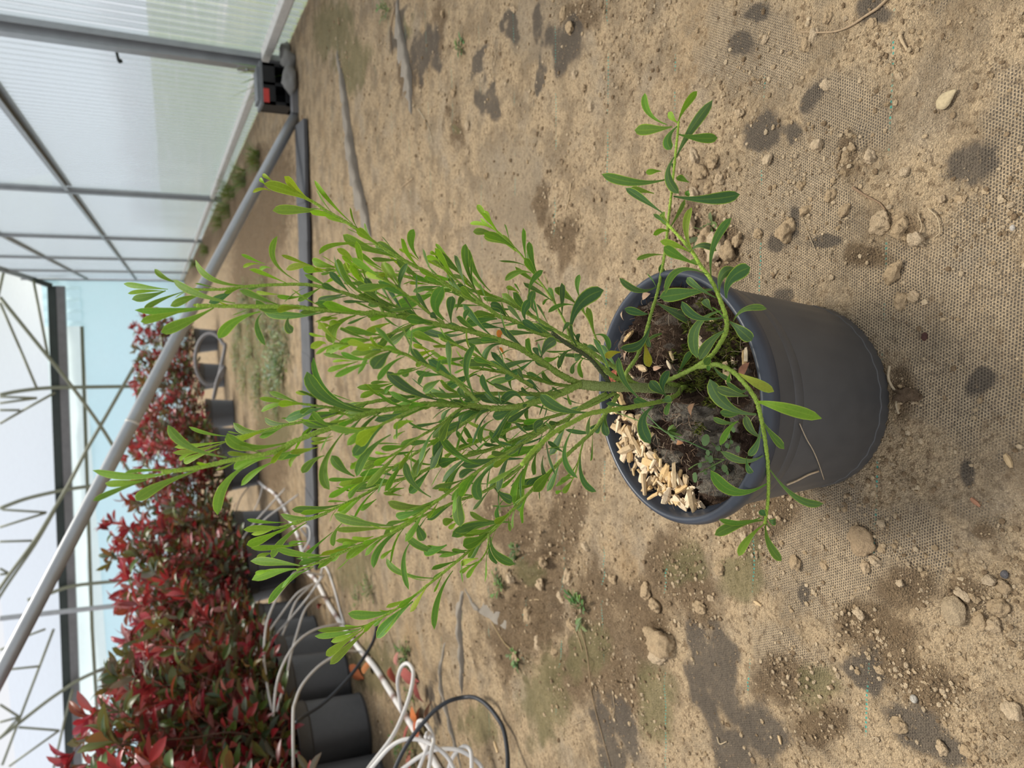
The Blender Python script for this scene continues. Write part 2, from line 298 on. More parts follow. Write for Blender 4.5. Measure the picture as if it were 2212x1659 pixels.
LEAVES = """681 439 630 415 570 397 235 20
585 413 565 408 546 416 81 10
589 391 578 384 567 376 90 10
572 397 567 392 561 385 90 10
704 458 645 454 589 455 226 25
762 484 713 435 679 389 108 20
811 528 726 528 690 549 118 30
853 553 789 534 741 507 235 35
645 609 591 562 599 510 136 40
572 570 547 561 521 549 81 20
563 571 542 570 525 578 81 15
587 580 572 577 561 584 90 15
674 574 641 563 608 551 90 20
681 578 654 574 618 582 163 20
699 587 677 583 654 580 172 20
728 578 699 571 674 562 199 20
726 583 713 582 701 585 90 30
753 630 733 609 712 587 163 70
804 650 748 603 730 559 199 40
771 576 753 554 728 537 145 10
768 585 753 578 741 572 172 10
824 579 798 563 774 545 118 30
836 609 815 598 789 591 154 10
858 616 840 591 825 567 154 30
851 619 822 619 794 628 145 25
867 639 863 603 878 571 136 70
693 621 668 636 643 650 127 40
603 636 578 634 553 631 90 15
656 638 627 643 598 639 108 20
744 634 717 643 686 650 181 80
1069 495 1047 465 1031 442 136 25
1069 496 1051 483 1038 472 72 15
1069 498 1042 484 1015 483 99 10
1072 508 1047 501 1022 501 163 35
1092 527 1071 519 1045 510 154 40
1114 543 1091 521 1072 499 127 30
1161 593 1148 557 1143 522 154 45
1148 590 1119 588 1091 606 154 45
1142 639 1150 606 1173 584 145 60
904 559 888 525 894 495 181 30
904 563 884 548 862 538 81 5
975 563 957 545 941 526 90 30
946 554 937 548 929 544 90 5
951 568 937 557 921 559 127 5
986 601 962 574 949 546 163 30
1031 633 1007 574 1006 527 172 50
1060 630 1024 584 1009 534 154 50
987 610 951 601 915 601 163 25
868 637 864 604 881 568 136 70
915 601 886 586 857 559 163 35
958 691 940 659 958 619 298 45
975 697 973 666 978 640 217 70
986 671 993 653 1002 639 145 55
940 633 899 648 854 662 298 45
951 619 922 622 892 630 136 60
926 615 904 612 884 612 72 10
1121 633 1107 624 1093 621 108 10
1125 633 1118 622 1111 612 45 50
1136 693 1132 671 1145 648 199 70
1161 678 1147 653 1156 628 181 75
1190 646 1179 648 1173 659 63 50
1244 655 1223 639 1199 622 199 45
1242 660 1212 659 1184 675 108 50
1074 689 1040 688 1006 697 217 50
1091 682 1078 662 1059 658 163 70
1007 698 1004 682 1014 669 127 60
1253 644 1247 618 1252 593 127 60
1231 723 1251 658 1304 627 344 85
1242 654 1221 638 1199 622 181 50
1215 719 1221 707 1230 696 108 70
1257 745 1248 732 1253 721 108 80
1282 725 1307 727 1316 757 118 60
1286 732 1289 737 1298 745 108 80
1297 765 1282 754 1266 752 181 80
1181 725 1154 708 1128 692 181 80
1168 774 1181 748 1201 734 271 75
1168 772 1159 761 1156 750 145 80
1237 755 1217 766 1206 797 127 70
1208 768 1190 777 1174 775 127 40
1264 772 1251 790 1259 817 108 35
1260 763 1250 770 1241 774 199 70
1248 781 1237 792 1237 808 108 60
1150 779 1116 804 1090 817 199 70
1090 743 1054 754 1042 797 163 70
1034 871 1007 799 1027 745 181 65
1081 871 1051 841 1042 808 145 75
1132 871 1108 850 1081 875 199 70
1271 891 1208 882 1168 851 271 70
1166 848 1150 833 1137 821 163 80
1226 848 1228 862 1234 875 72 50
1108 844 1101 826 1104 803 90 50
1074 689 1040 692 1006 701 208 55
1081 708 1058 705 1036 701 145 70
1094 685 1081 671 1060 660 181 75
1087 739 1078 725 1083 714 145 200
1092 772 1085 759 1080 750 61 200
363 625 316 620 267 613 136 30
356 629 316 629 276 634 102 20
358 628 322 640 285 647 192 35
397 630 345 649 311 669 124 50
386 611 356 600 334 581 124 35
508 655 431 636 374 605 181 40
542 617 462 604 422 561 158 35
438 636 404 645 368 661 181 30
505 628 481 640 451 654 192 70
476 660 386 670 291 670 170 30
408 668 352 683 304 695 181 20
462 665 404 695 348 718 249 35
562 673 505 695 472 731 237 40
566 677 555 704 573 746 136 50
634 663 585 670 553 648 181 40
702 674 634 681 571 675 203 55
623 686 621 704 632 718 203 70
637 871 598 866 560 860 113 20
643 869 612 857 582 846 124 35
634 874 596 875 564 889 124 30
677 879 661 885 650 894 113 50
679 851 659 851 638 847 79 10
729 686 711 688 692 691 113 15
768 681 722 707 720 742 271 35
730 689 711 687 692 691 108 10
715 705 702 703 686 708 145 15
737 698 724 696 711 701 127 10
706 727 686 725 667 720 72 10
704 743 692 741 671 752 163 10
751 745 730 750 704 761 181 20
795 734 768 734 733 739 145 20
842 698 813 708 789 725 181 20
836 752 804 748 769 754 172 10
834 757 795 761 757 763 154 20
800 775 768 774 736 761 136 40
766 778 731 770 698 764 108 35
769 781 740 779 718 781 72 10
773 781 737 792 707 801 127 20
796 784 762 795 723 814 145 35
845 759 824 775 806 797 325 65
874 770 840 790 816 822 145 40
769 882 699 837 677 772 136 50
795 891 704 860 663 803 307 55
849 827 813 835 771 837 145 20
845 826 822 825 800 828 90 30
854 830 840 837 831 850 108 40
827 844 804 848 778 859 145 15
947 864 885 842 834 802 253 75
956 746 921 730 892 719 181 35
912 746 887 728 874 708 199 50
892 701 863 727 842 741 199 60
939 756 914 763 893 772 127 0
928 757 910 750 892 745 108 10
939 763 914 777 900 793 127 20
1006 719 957 725 905 708 181 75
898 795 880 801 874 815 163 50
880 799 867 801 861 812 108 40
930 801 912 812 906 831 108 60
950 821 934 831 914 846 199 60
878 674 849 671 824 662 145 60
843 656 824 654 795 660 163 60
1030 808 994 821 963 841 217 70
1021 868 999 853 994 835 163 60
383 1017 293 1029 200 1016 192 35
370 1018 316 1016 270 1021 90 40
322 1035 275 1044 227 1044 158 20
322 1035 255 1058 201 1082 136 40
429 1015 343 1049 294 1081 249 30
490 988 406 963 363 918 215 40
492 942 449 936 408 922 90 35
490 953 429 961 377 966 113 20
490 954 429 972 373 978 124 15
474 968 424 986 397 1000 158 20
429 977 402 983 388 995 90 10
609 922 542 934 504 913 170 40
621 956 533 965 491 936 249 40
650 911 598 916 572 903 136 60
551 981 519 981 491 978 113 30
587 988 542 995 505 1013 226 25
553 995 487 1044 470 1112 226 35
598 995 555 1017 521 1049 147 35
648 983 623 986 596 986 181 50
678 880 661 884 649 893 118 50
723 922 694 910 676 888 136 40
689 913 669 928 652 942 108 40
766 898 737 893 710 885 108 30
756 902 734 910 712 912 90 10
719 942 694 948 671 949 108 20
718 949 694 955 671 958 72 20
687 966 654 973 626 977 127 15
672 973 636 987 628 1010 108 20
633 973 614 982 600 986 163 40
701 984 672 998 653 1022 181 50
743 933 701 1004 712 1058 199 45
766 1029 737 1011 716 984 235 50
824 917 772 926 736 924 90 10
813 921 777 937 750 962 181 20
826 921 792 951 763 984 271 60
844 939 795 977 770 1029 217 50
795 995 774 1000 757 1014 127 15
793 995 781 996 771 996 90 20
850 984 815 995 784 1013 199 25
882 962 853 966 823 969 145 30
842 980 824 980 810 976 72 10
897 962 877 989 862 1016 108 30
929 968 907 998 893 1031 199 50
996 886 953 940 947 1000 253 70
1000 993 969 971 952 942 163 50
931 1074 889 1040 877 998 181 60
927 1016 906 1042 884 1065 217 65
774 1033 741 1036 708 1036 99 35
774 1043 741 1058 710 1074 145 20
808 1033 770 1053 754 1078 145 30
850 1007 813 1016 777 1027 163 40
739 1089 681 1100 631 1100 172 50
707 1110 654 1121 606 1111 163 40
850 1136 777 1128 721 1111 235 50
850 1139 781 1143 725 1144 136 35
931 1091 880 1094 838 1084 199 40
915 1100 882 1110 855 1116 199 50
873 1054 853 1058 837 1063 127 30
868 1071 846 1067 828 1065 90 30
813 1078 795 1091 777 1101 127 30
893 910 871 913 850 926 163 15
875 931 860 939 850 948 90 30
1003 1000 971 1034 962 1065 136 60
977 881 961 892 954 908 127 70
1040 1004 986 980 952 942 181 50
1026 975 1001 953 986 930 108 60
1040 973 1017 948 1002 921 108 60
1066 906 1040 928 1039 958 127 60
1058 960 1040 944 1031 915 90 40
1107 888 1080 926 1062 958 181 60
1100 958 1087 933 1104 910 235 65
1100 975 1073 951 1058 931 127 50
1181 951 1134 973 1080 975 253 45
1104 986 1077 987 1051 993 163 5
1102 987 1084 996 1066 1009 145 20
1147 987 1124 1049 1122 1105 271 35
1131 1013 1113 1049 1109 1087 163 30
1131 995 1095 1022 1053 1045 108 40
1124 1013 1100 1040 1080 1054 90 35
1066 1006 1031 1045 1039 1080 253 60
1004 998 979 1027 964 1065 127 60
1028 1016 1010 1018 992 1031 181 70
1002 1056 988 1094 995 1138 289 50
983 1123 970 1125 957 1132 181 30
988 1128 979 1134 970 1143 108 15
1068 1125 1040 1121 1015 1105 127 40
1066 1051 1087 1072 1107 1081 217 70
1087 1080 1073 1103 1077 1121 108 60
1154 919 1138 902 1140 883 99 60
1162 939 1156 922 1174 910 181 80
1219 978 1203 968 1183 953 108 70
1174 984 1172 1013 1185 1040 108 70
1241 921 1219 984 1248 1033 145 60
1256 966 1257 1031 1288 1062 145 65
1238 1033 1225 1033 1211 1042 127 40
1238 1034 1227 1051 1216 1065 127 30
1214 1060 1207 1062 1200 1065 90 20
1172 1033 1154 1036 1138 1051 163 70
1106 881 1087 893 1064 899 235 70
1042 888 1013 893 990 910 217 70
1312 895 1306 917 1312 942 181 70
1304 906 1290 922 1281 931 253 80
1104 1128 1040 1132 983 1150 217 50
1098 1119 1100 1132 1102 1148 72 40
1281 930 1261 935 1221 928 108 70
618 1128 572 1128 533 1122 90 30
616 1139 572 1140 526 1144 154 15
601 1137 572 1149 543 1154 90 10
619 1139 572 1162 533 1177 199 20
663 1128 612 1166 587 1206 163 35
654 1175 598 1182 542 1184 127 25
663 1169 641 1171 623 1175 81 30
719 1149 672 1189 656 1209 127 40
713 1198 654 1198 596 1184 145 40
713 1202 681 1209 645 1218 145 45
648 1222 598 1215 541 1212 199 35
641 1229 594 1236 544 1253 217 20
590 1233 569 1234 552 1241 108 10
677 1225 618 1258 580 1305 154 40
587 1195 572 1198 554 1207 127 20
836 1155 789 1177 747 1207 199 25
768 1177 735 1187 717 1213 217 35
807 1158 784 1164 760 1162 127 10
771 1173 753 1175 740 1180 145 15
741 1128 722 1153 720 1180 127 40
889 1126 825 1177 807 1227 163 45
853 1184 836 1195 822 1207 90 20
940 1249 868 1238 835 1206 158 45
888 1170 872 1213 883 1274 136 50
1005 1193 924 1186 876 1152 181 50
897 1125 906 1147 915 1168 226 60
978 1233 947 1292 938 1360 147 45
856 1315 804 1328 752 1325 215 45
892 1299 850 1337 813 1378 249 50
793 1351 741 1358 686 1362 113 35
788 1355 734 1369 680 1374 136 30
775 1362 746 1376 715 1386 124 10
784 1360 734 1394 704 1416 181 10
798 1355 748 1401 713 1435 181 25
965 1177 940 1188 915 1190 249 50
1060 1143 1030 1150 999 1154 170 30
1053 1152 1026 1170 1000 1179 294 50
1033 1206 1012 1211 995 1220 136 15
1030 1213 1008 1227 994 1238 102 20
1042 1208 1021 1229 1009 1249 113 25
1060 1159 1071 1197 1112 1219 203 60
1057 1129 1019 1136 976 1159 249 60
1008 1188 992 1190 976 1188 113 40
1419 618 1379 627 1338 600 154 75
1539 625 1479 634 1425 642 316 60
1419 654 1461 676 1521 701 271 85
1564 685 1506 685 1473 651 199 80
1558 671 1504 708 1506 774 271 70
1569 712 1537 737 1510 777 253 70
1575 694 1598 712 1624 736 271 75
1584 694 1611 667 1656 667 136 60
1540 672 1528 658 1521 647 181 75
1546 643 1506 620 1484 600 163 75
1399 678 1381 676 1349 667 181 80
1405 701 1381 745 1340 752 235 80
1403 716 1399 734 1405 750 108 80
1392 739 1398 766 1403 793 199 300
1340 761 1323 763 1307 772 172 300
1472 837 1464 817 1464 793 163 35
1441 860 1430 831 1446 801 181 80
1439 853 1421 841 1405 822 235 80
1419 871 1392 871 1369 862 199 80
1392 868 1349 824 1336 772 163 80
1531 775 1530 790 1531 801 90 60
1540 788 1555 808 1580 821 108 70
1595 806 1624 822 1672 846 217 400
1615 837 1598 846 1568 824 127 80
1616 855 1584 850 1548 837 217 75
1634 895 1569 875 1533 819 325 70
1636 868 1678 877 1775 904 271 30
1455 862 1443 878 1439 897 127 60
1412 877 1387 913 1405 958 271 75
1598 893 1578 895 1555 891 181 80
1591 911 1566 913 1540 902 127 60
1595 910 1573 928 1556 962 145 40
1653 948 1624 930 1611 897 181 75
1643 926 1634 962 1616 984 163 75
1649 984 1605 996 1557 975 181 65
1656 1045 1587 1062 1535 1016 271 50
1613 987 1615 1009 1625 1022 127 75
1656 1114 1649 1110 1643 1101 163 70
1658 1119 1667 1127 1676 1125 145 70
1661 1011 1720 1074 1779 1088 170 55
1648 1124 1593 1133 1544 1156 240 50
1645 1117 1598 1130 1553 1122 130 50
1652 1131 1616 1165 1596 1201 180 30
1654 1133 1661 1174 1688 1212 180 50
1465 265 1479 231 1506 197 166 25
1464 266 1452 255 1443 243 151 10
1440 269 1401 243 1393 201 166 45
1452 274 1413 280 1371 281 256 45
1465 271 1443 298 1450 323 226 60
1461 340 1491 283 1539 216 241 70
1465 290 1506 298 1550 298 226 55
1458 337 1443 379 1467 418 211 65
1441 387 1371 394 1300 376 226 60
1428 370 1413 370 1395 373 136 30
1455 424 1527 430 1598 420 286 75
1488 394 1476 388 1462 382 151 40
1413 418 1386 412 1360 409 151 30
1431 460 1392 433 1352 406 181 75
1443 488 1431 475 1434 457 151 40
1446 500 1428 498 1411 507 136 30
1500 551 1482 497 1494 448 166 35
1491 545 1461 530 1426 521 166 30
1506 572 1461 551 1434 533 241 50
1434 551 1404 551 1375 561 105 40
1536 596 1542 527 1580 471 181 60
1488 545 1515 530 1548 542 151 75
1554 632 1560 596 1588 578 241 70
1569 644 1579 602 1621 578 301 70
1529 593 1467 584 1437 635 166 60
1437 566 1428 578 1437 590 151 70
1491 412 1485 415 1488 424 121 50"""

# ------------------------------------------------------------------ ground relief and where the loose soil lies
# blots: photo pixel centre, radii, turn (deg): the worn-clean fabric, the loose brown soil, the moss and the clear weave
BARE = [(920,105,34,62,20),(862,60,14,70,8),(1093,50,10,30,15),(1044,115,14,42,10),(1044,218,24,34,0),(1068,238,9,22,20),(1158,55,14,45,10),(1160,165,8,52,10),
        (1215,85,40,58,0),(1606,85,32,34,0),(1640,18,40,22,0),(1885,25,52,26,-15),(1745,215,18,62,38),(1640,290,42,38,20),(1700,292,22,30,0),
        (2100,335,52,64,30),(1725,480,14,42,10),(1775,528,42,18,0),(1693,522,24,16,0),(1862,1440,32,60,-28),(1985,1580,46,72,-35),(2050,1625,40,40,0),
        (1522,1440,22,70,-20),(1520,1520,26,130,-24),(1585,1630,38,60,-20),(1668,1565,44,76,-25),(1741,1272,12,24,0),(1310,1580,22,78,-20),(2115,826,18,30,30),(2090,1020,18,36,-20),
        (1690,640,26,20,0),(655,330,9,90,0),(1560,1450,40,130,-25),(1640,1570,60,80,-25),(1345,1570,24,90,-15),(1885,1450,36,70,-30),(1985,1575,60,84,-35),(1500,1370,26,50,-20),(940,1520,10,60,0),(1330,1645,30,40,-20)]
BROWN = [(1150,1290,62,150,6),(1090,1360,60,110,0),(1210,1120,60,120,10),(1090,1130,60,80,0),(1300,1300,60,110,0),(1390,1330,70,120,10),(1500,1300,40,70,0),(1780,1560,50,40,0),(1690,1460,70,60,20),
         (880,170,26,46,0),(975,270,16,40,0),(950,60,20,60,0),(1560,540,60,70,10),(1490,500,50,60,0),(1870,560,46,34,0),(1960,500,30,30,0),(1840,330,30,60,0),(1250,30,60,40,0),
         (1220,520,36,60,0),(1180,440,20,60,0),(1950,850,26,80,0),(2123,1142,34,22,0),(1950,1270,70,60,20),(1930,1400,80,80,0),(2080,1280,60,50,0),(560,480,40,110,30),(520,420,20,60,30),(1650,1090,60,70,0),(590,450,46,170,8),(500,450,22,110,24),(550,360,22,60,24),(440,545,14,70,24),(545,600,50,130,0),(590,960,44,120,0),(640,1240,44,80,0),(1340,1460,80,90,0),(1240,1450,60,80,0),(1450,1220,50,90,0),(1860,1330,60,60,0),(2020,1480,70,60,0)]
MOSS = [(1180,1500,66,110,0),(1420,1520,46,90,0),(1600,1250,60,60,0),(1760,1480,50,60,0),(1490,1210,40,50,0),(1030,1560,40,60,0),(1280,1400,50,70,0),(1175,1555,42,66,0),(800,1440,70,60,0),(720,60,50,70,10),(760,140,40,70,10),(870,60,20,26,0),(975,270,8,14,0),(900,1580,40,50,0),(560,740,70,150,0),(600,900,50,80,0),(1130,1230,30,30,0),(1620,1190,30,40,0),(480,380,20,60,30),(760,1220,50,60,0)]
WEAVE = [(2110,700,120,230,0),(1720,470,110,150,0),(1790,1190,120,120,0),(1650,560,90,70,0),(1620,90,90,80,0),(1080,520,60,60,0),(1930,640,90,100,0),(2180,330,60,160,0),(1820,250,80,80,0),(1700,1420,60,50,0),(2090,830,120,90,0),(1160,60,60,60,0),(1100,400,60,80,0),(1970,1180,60,80,0)]
def blots(px, py, L, wx, wy):
    v = np.zeros_like(px)
    for (cx, cy, rx, ry, an) in L:
        a = math.radians(an); dx, dy = px + wx - cx, py + wy - cy
        u = (dx * math.cos(a) + dy * math.sin(a)) / rx; q = (-dx * math.sin(a) + dy * math.cos(a)) / ry
        v = np.maximum(v, np.clip(1.5 - (u * u + q * q) ** .5, 0, 1))
    return v
def soil(x, y):
    x = np.asarray(x, float); y = np.asarray(y, float)
    P = np.stack([x, y, np.zeros_like(x)], 1); yy = np.maximum(y, .12); P[:, 1] = yy
    px, py = project(P)
    near = np.clip(1.6 - yy * .35, .15, 1)
    wx = (fbm(x * 22, y * 22, 3) - .5) * 70 * near; wy = (fbm(x * 22, y * 22, 9) - .5) * 70 * near
    R, G, B, A = (blots(px, py, L, wx, wy) for L in (BARE, BROWN, MOSS, WEAVE))
    lumps = np.abs(fbm(x * 34, y * 34, 21, 4) - .47)
    fine = fbm(x * 75, y * 75, 40, 3) - .45
    big = fbm(x * 3.1, y * 3.1, 5, 3) - .45
    cl = np.clip(fbm(x * 9, y * 9, 60, 4) * 2.2 - .95, 0, 1)
    h = big * .012 + (fbm(x * 130, y * 130, 91, 2) - .4) * .0022 * (1 - .7 * R) + (lumps * .022 + fine * .005) * (G * 1.3 + cl * .5 + .06) * (1 - .85 * R)
    ditch = blots(px, py, [(1150, 1290, 80, 190, 6)], 0, 0); h = h - ditch * .02 + ditch * lumps * .05
    dp = np.hypot(x + .0715, y - .459); h = h * np.clip((dp - .06) / .08, 0, 1)    # level under the pot
    return h, R, G * .9 + 0 * cl, B, A, cl
def gz(x, y):
    return float(soil([x], [y])[0][0])

def ground_mat():
    t = NT('sandy_ground_cover'); ob = t.obj(); at = t.attr('paint'); sp = t.n('SeparateColor', Color=at.outputs['Color'])
    R, G, B = sp.outputs[0], sp.outputs[1], sp.outputs[2]; A = at.outputs['Alpha']
    n5 = t.noise(5, 5, ob); n28 = t.noise(28, 5, ob); n150 = t.noise(150, 5, ob, .7); n600 = t.noise(620, 3, ob, .7)
    sand = t.mix(n28, (.47, .345, .205), (.66, .51, .33)); sand = t.mix(t.math('MULTIPLY', t.step(n150, .50, .36), .8), sand, (.19, .13, .075))
    sand = t.mix(t.math('MULTIPLY', t.step(n5, .55, .72), .45), sand, (.39, .25, .12))
    sand = t.mix(t.math('MULTIPLY', t.step(t.noise(9, 5, ob), .50, .66), .55), sand, (.40, .335, .25))
    vo = t.t.nodes.new('ShaderNodeTexVoronoi'); vo.inputs['Scale'].default_value = 640; t.link(ob, vo.inputs['Vector'])
    vg = t.step(vo.outputs['Distance'], .75, .05); vc = t.n('SeparateColor', Color=vo.outputs['Color']).outputs[0]
    n600v = t.mix(t.math('MULTIPLY', t.math('ADD', n600, vc), .5), (.60, .59, .58), (1.45, 1.43, 1.40)); n600v = t.mix(t.math('MULTIPLY', t.step(vg, .45, .0), .35), n600v, (.50, .46, .42)); sand = t.mix(1.0, sand, n600v, 'MULTIPLY'); n14 = t.noise(14, 6, ob, .65); sand = t.mix(t.math('MULTIPLY', t.step(n14, .44, .62), .72), sand, t.mix(n150, (.16, .11, .063), (.36, .265, .16)))
    br = t.t.nodes.new('ShaderNodeTexBrick'); t.link(ob, br.inputs['Vector'])
    br.inputs['Scale'].default_value = 1; br.inputs['Brick Width'].default_value = .0026; br.inputs['Row Height'].default_value = .0022
    br.inputs['Mortar Size'].default_value = .00085; br.inputs['Mortar Smooth'].default_value = .6; br.offset = .5
    thread = t.mix(.35, sand, (.66, .52, .35)); hole = t.mix(n28, (.095, .085, .078), (.17, .145, .115))
    weave = t.mix(br.outputs['Fac'], hole, thread)
    wm = t.step(t.math('ADD', t.math('MULTIPLY', A, .75), t.math('ADD', t.math('MULTIPLY', n28, 1.1), t.math('MULTIPLY', n150, .7))), .84, 1.30)
    col = t.mix(t.math('MULTIPLY', wm, .9), sand, weave)
    brown = t.mix(n150, (.092, .060, .034), (.30, .212, .125)); brown = t.mix(1.0, brown, n600v, 'MULTIPLY')
    gm = t.step(t.math('ADD', G, t.math('MULTIPLY', t.math('SUBTRACT', n28, .5), .9)), .25, .8)
    col = t.mix(t.math('MULTIPLY', gm, .85), col, brown)
    cr = t.step(t.noise(46, 6, ob, .7), .57, .68); col = t.mix(t.math('MULTIPLY', cr, .55), col, t.mix(n150, (.15, .095, .05), (.30, .205, .12)))
    mm = t.step(t.math('ADD', B, t.math('MULTIPLY', t.math('SUBTRACT', n28, .5), 1.1)), .35, .95)
    col = t.mix(t.math('MULTIPLY', mm, .75), col, t.mix(n150, (.14, .122, .052), (.27, .232, .115)))
    dark = t.mix(t.math('MULTIPLY', br.outputs['Fac'], .7), (.080, .066, .054), (.165, .135, .102)); dark = t.mix(t.step(n150, .58, .70), dark, (.28, .20, .12))
    rm = t.step(t.math('ADD', R, t.math('ADD', t.math('MULTIPLY', t.math('SUBTRACT', n150, .5), .7), t.math('MULTIPLY', t.math('SUBTRACT', n28, .5), 1.5))), .36, .80)
    col = t.mix(t.math('MULTIPLY', rm, .88), col, dark)
    xyz = t.n('SeparateXYZ', Vector=ob)                                   # green marker threads woven in every 14 cm
    wob = t.math('MULTIPLY', t.math('SUBTRACT', n5, .5), .012)
    ym = t.math('PINGPONG', t.math('ADD', t.math('SUBTRACT', xyz.outputs[1], .3795 - .1362 * 2), wob), .0681)
    th = t.step(ym, .0011, .0006); da = t.step(t.math('SINE', t.math('MULTIPLY', xyz.outputs[0], 1500.0)), -.2, .3)
    vis = t.step(t.noise(16, 3, ob), .50, .60); tm = t.math('MULTIPLY', t.math('MULTIPLY', th, da), vis)
    col = t.mix(tm, col, (.10, .42, .33))
    gr = t.math('ADD', t.math('MULTIPLY', n150, 1.0), t.math('MULTIPLY', n600, .55))
    n60 = t.noise(52, 4, ob, .6); gr = t.math('ADD', t.math('ADD', gr, t.math('MULTIPLY', vg, .30)), t.math('MULTIPLY', n60, 2.2))
    h = t.math('ADD', gr, t.math('MULTIPLY', t.math('MULTIPLY', br.outputs['Fac'], wm), .35))
    return t.done(t.bsdf(col, .95, 0, .15, t.bump(h, .95, .0045)))

def make_floor():
    ny, nx = 520, 640
    yv = .10 * (230 ** (np.linspace(0, 1, ny)))          # 0.10 .. 23 m
    s = np.linspace(-1, 1, nx); s = .62 * s + .38 * s ** 3
    wv = np.minimum(.72 + yv * .85, 14.0); X = np.where(s[None, :] < 0, s[None, :] * wv[:, None], s[None, :] * np.minimum(.62 + yv * .45, 1.17)[:, None])
    Y = np.repeat(yv[:, None], nx, 1)
    X = X + (fbm(X * 5, Y * 5, 77) - .5) * 0; x, y = X.ravel(), Y.ravel()
    h, R, G, B, A, cl = soil(x, y)
    v = np.stack([x, y, h], 1).astype(np.float32)
    i = np.arange((ny - 1) * nx).reshape(ny - 1, nx)[:, :-1].ravel()
    f = np.stack([i, i + 1, i + nx + 1, i + nx], 1)
    me = bpy.data.meshes.new('floor'); me.vertices.add(len(v)); me.vertices.foreach_set('co', v.ravel())
    me.loops.add(f.size); me.loops.foreach_set('vertex_index', f.ravel().astype(np.int32))
    me.polygons.add(len(f)); me.polygons.foreach_set('loop_start', np.arange(0, f.size, 4, dtype=np.int32))
    me.polygons.foreach_set('loop_total', np.full(len(f), 4, dtype=np.int32))
    me.polygons.foreach_set('use_smooth', np.ones(len(f), dtype=bool))
    ca = me.color_attributes.new('paint', 'FLOAT_COLOR', 'POINT')
    ca.data.foreach_set('color', np.stack([R, G, B, A], 1).astype(np.float32).ravel())
    me.update(); me.validate(); me.materials.append(ground_mat())
    ob = bpy.data.objects.new('floor', me); C.objects.link(ob)
    tag(ob, 'sandy woven ground cover of the greenhouse floor, worn dark in patches', None, None, 'structure'); return ob
floor = make_floor()

# ------------------------------------------------------------------ greenhouse shell
M_steel = plain('galvanised_steel', (.36, .375, .385), .40, .55, .5, 14, .22, .15, .0006)
M_steel_pale = plain('weathered_pale_steel', (.62, .60, .55), .6, .1, .4, 30, .22, .2, .0008)
M_rod = plain('olive_grey_steel', (.20, .21, .15), .5, .2, .4, 8, .2)
M_gutter = plain('dark_gutter', (.030, .040, .036), .45, .2, .4, 4, .3)
M_gutter_side = plain('grey_gutter_side', (.17, .17, .175), .5, .3, .4, 6, .25)

def sheet_mat(name, col, transl, transp, gloss=.06, rough=.2, diff=None, grazing=0):
    t = NT(name); tr = t.n('BsdfTranslucent', Color=col); di = t.n('BsdfDiffuse', Color=diff or col)
    tp = t.n('BsdfTransparent', Color=(.93, .96, .97)); gl = t.n('BsdfGlossy', Color=(1, 1, 1), Roughness=rough)
    f = t.noise(3, 4, t.obj()); a = t.mixs(1 - transl, tr.outputs[0], di.outputs[0])
    tf = t.math('ADD', transp - .08, t.math('MULTIPLY', f, .16))
    if grazing:                                     # a ribbed sheet lets one see through where it faces the eye and turns milky edge-on
        lw = t.n('LayerWeight', Blend=.5); tf = t.math('MULTIPLY', t.step(lw.outputs['Facing'], .95, .35), grazing)
    a = t.mixs(tf, a, tp.outputs[0]); return t.done(t.mixs(gloss, a, gl.outputs[0]))
M_poly = sheet_mat('corrugated_polycarbonate', (.88, .92, 1.0), .88, .3, .12, .10, (.60, .66, .80), .80)
M_teal = sheet_mat('teal_tinted_film', (.64, .87, .93), .88, .03, .03, .3)
M_pale = sheet_mat('pale_film', (.78, .89, .88), .88, .03, .03, .3)
M_white = sheet_mat('white_roof_film', (.90, .94, 1.0), .9, .05, .02, .3)

WX, YB = 1.145, 22.6
posts_y = [-.40, 3.36, 7.22, 11.15, 14.85, 18.7, YB]
wall_r = empty('wall_right', (WX, 0, 0), kind='structure')
def corr_panel(y0, y1, z0, z1):
    n = int((y1 - y0) / .076 * 10); mb = MB(); b0 = 0
    for i in range(n + 1):
        y = y0 + (y1 - y0) * i / n; ph = 2 * math.pi * y / .076; x = WX + .035 +   .016 * max(-.62, min(.62, math.sin(ph))) / .62
        mb.v += [Vector((x, y, z0)), Vector((x, y, z1))]
    mb._col(len(mb.v), (1, 1, 1))
    for i in range(n): mb.f.append((2 * i, 2 * i + 2, 2 * i + 3, 2 * i + 1))
    return mb
def post(y, big):
    mb = MB(); d = .070 if big else .052; x = WX
    mb.box((x + .005, y, 1.95), (.006, d * 2, 4.0)); mb.box((x - .018, y, 1.95), (.045, d * .9, 4.0))
    mb.box((x - .004, y - d * .95, 1.95), (.022, .008, 4.0)); mb.box((x - .004, y + d * .95, 1.95), (.022, .008, 4.0)); return mb
for i in range(len(posts_y) - 1):
    corr_panel(posts_y[i] + .01, posts_y[i + 1] - .01, .004, 3.62).build('corrugated_panel', M_poly, wall_r)
    for z, hgt, mt in ((.095, .045, M_steel_pale), (1.245, .05, M_steel), (2.43, .05, M_steel)):
        a, b_ = posts_y[i] + .075, posts_y[i + 1] - .075
        r = MB(); r.box((WX - .005, (a + b_) / 2, z), (.05, b_ - a, .012)); r.box((WX + .016, (a + b_) / 2, z - hgt / 2), (.010, b_ - a, hgt))
        r.box((WX - .028, (a + b_) / 2, z - .012), (.006, b_ - a, .024)); r.build('rail', mt, wall_r, False)
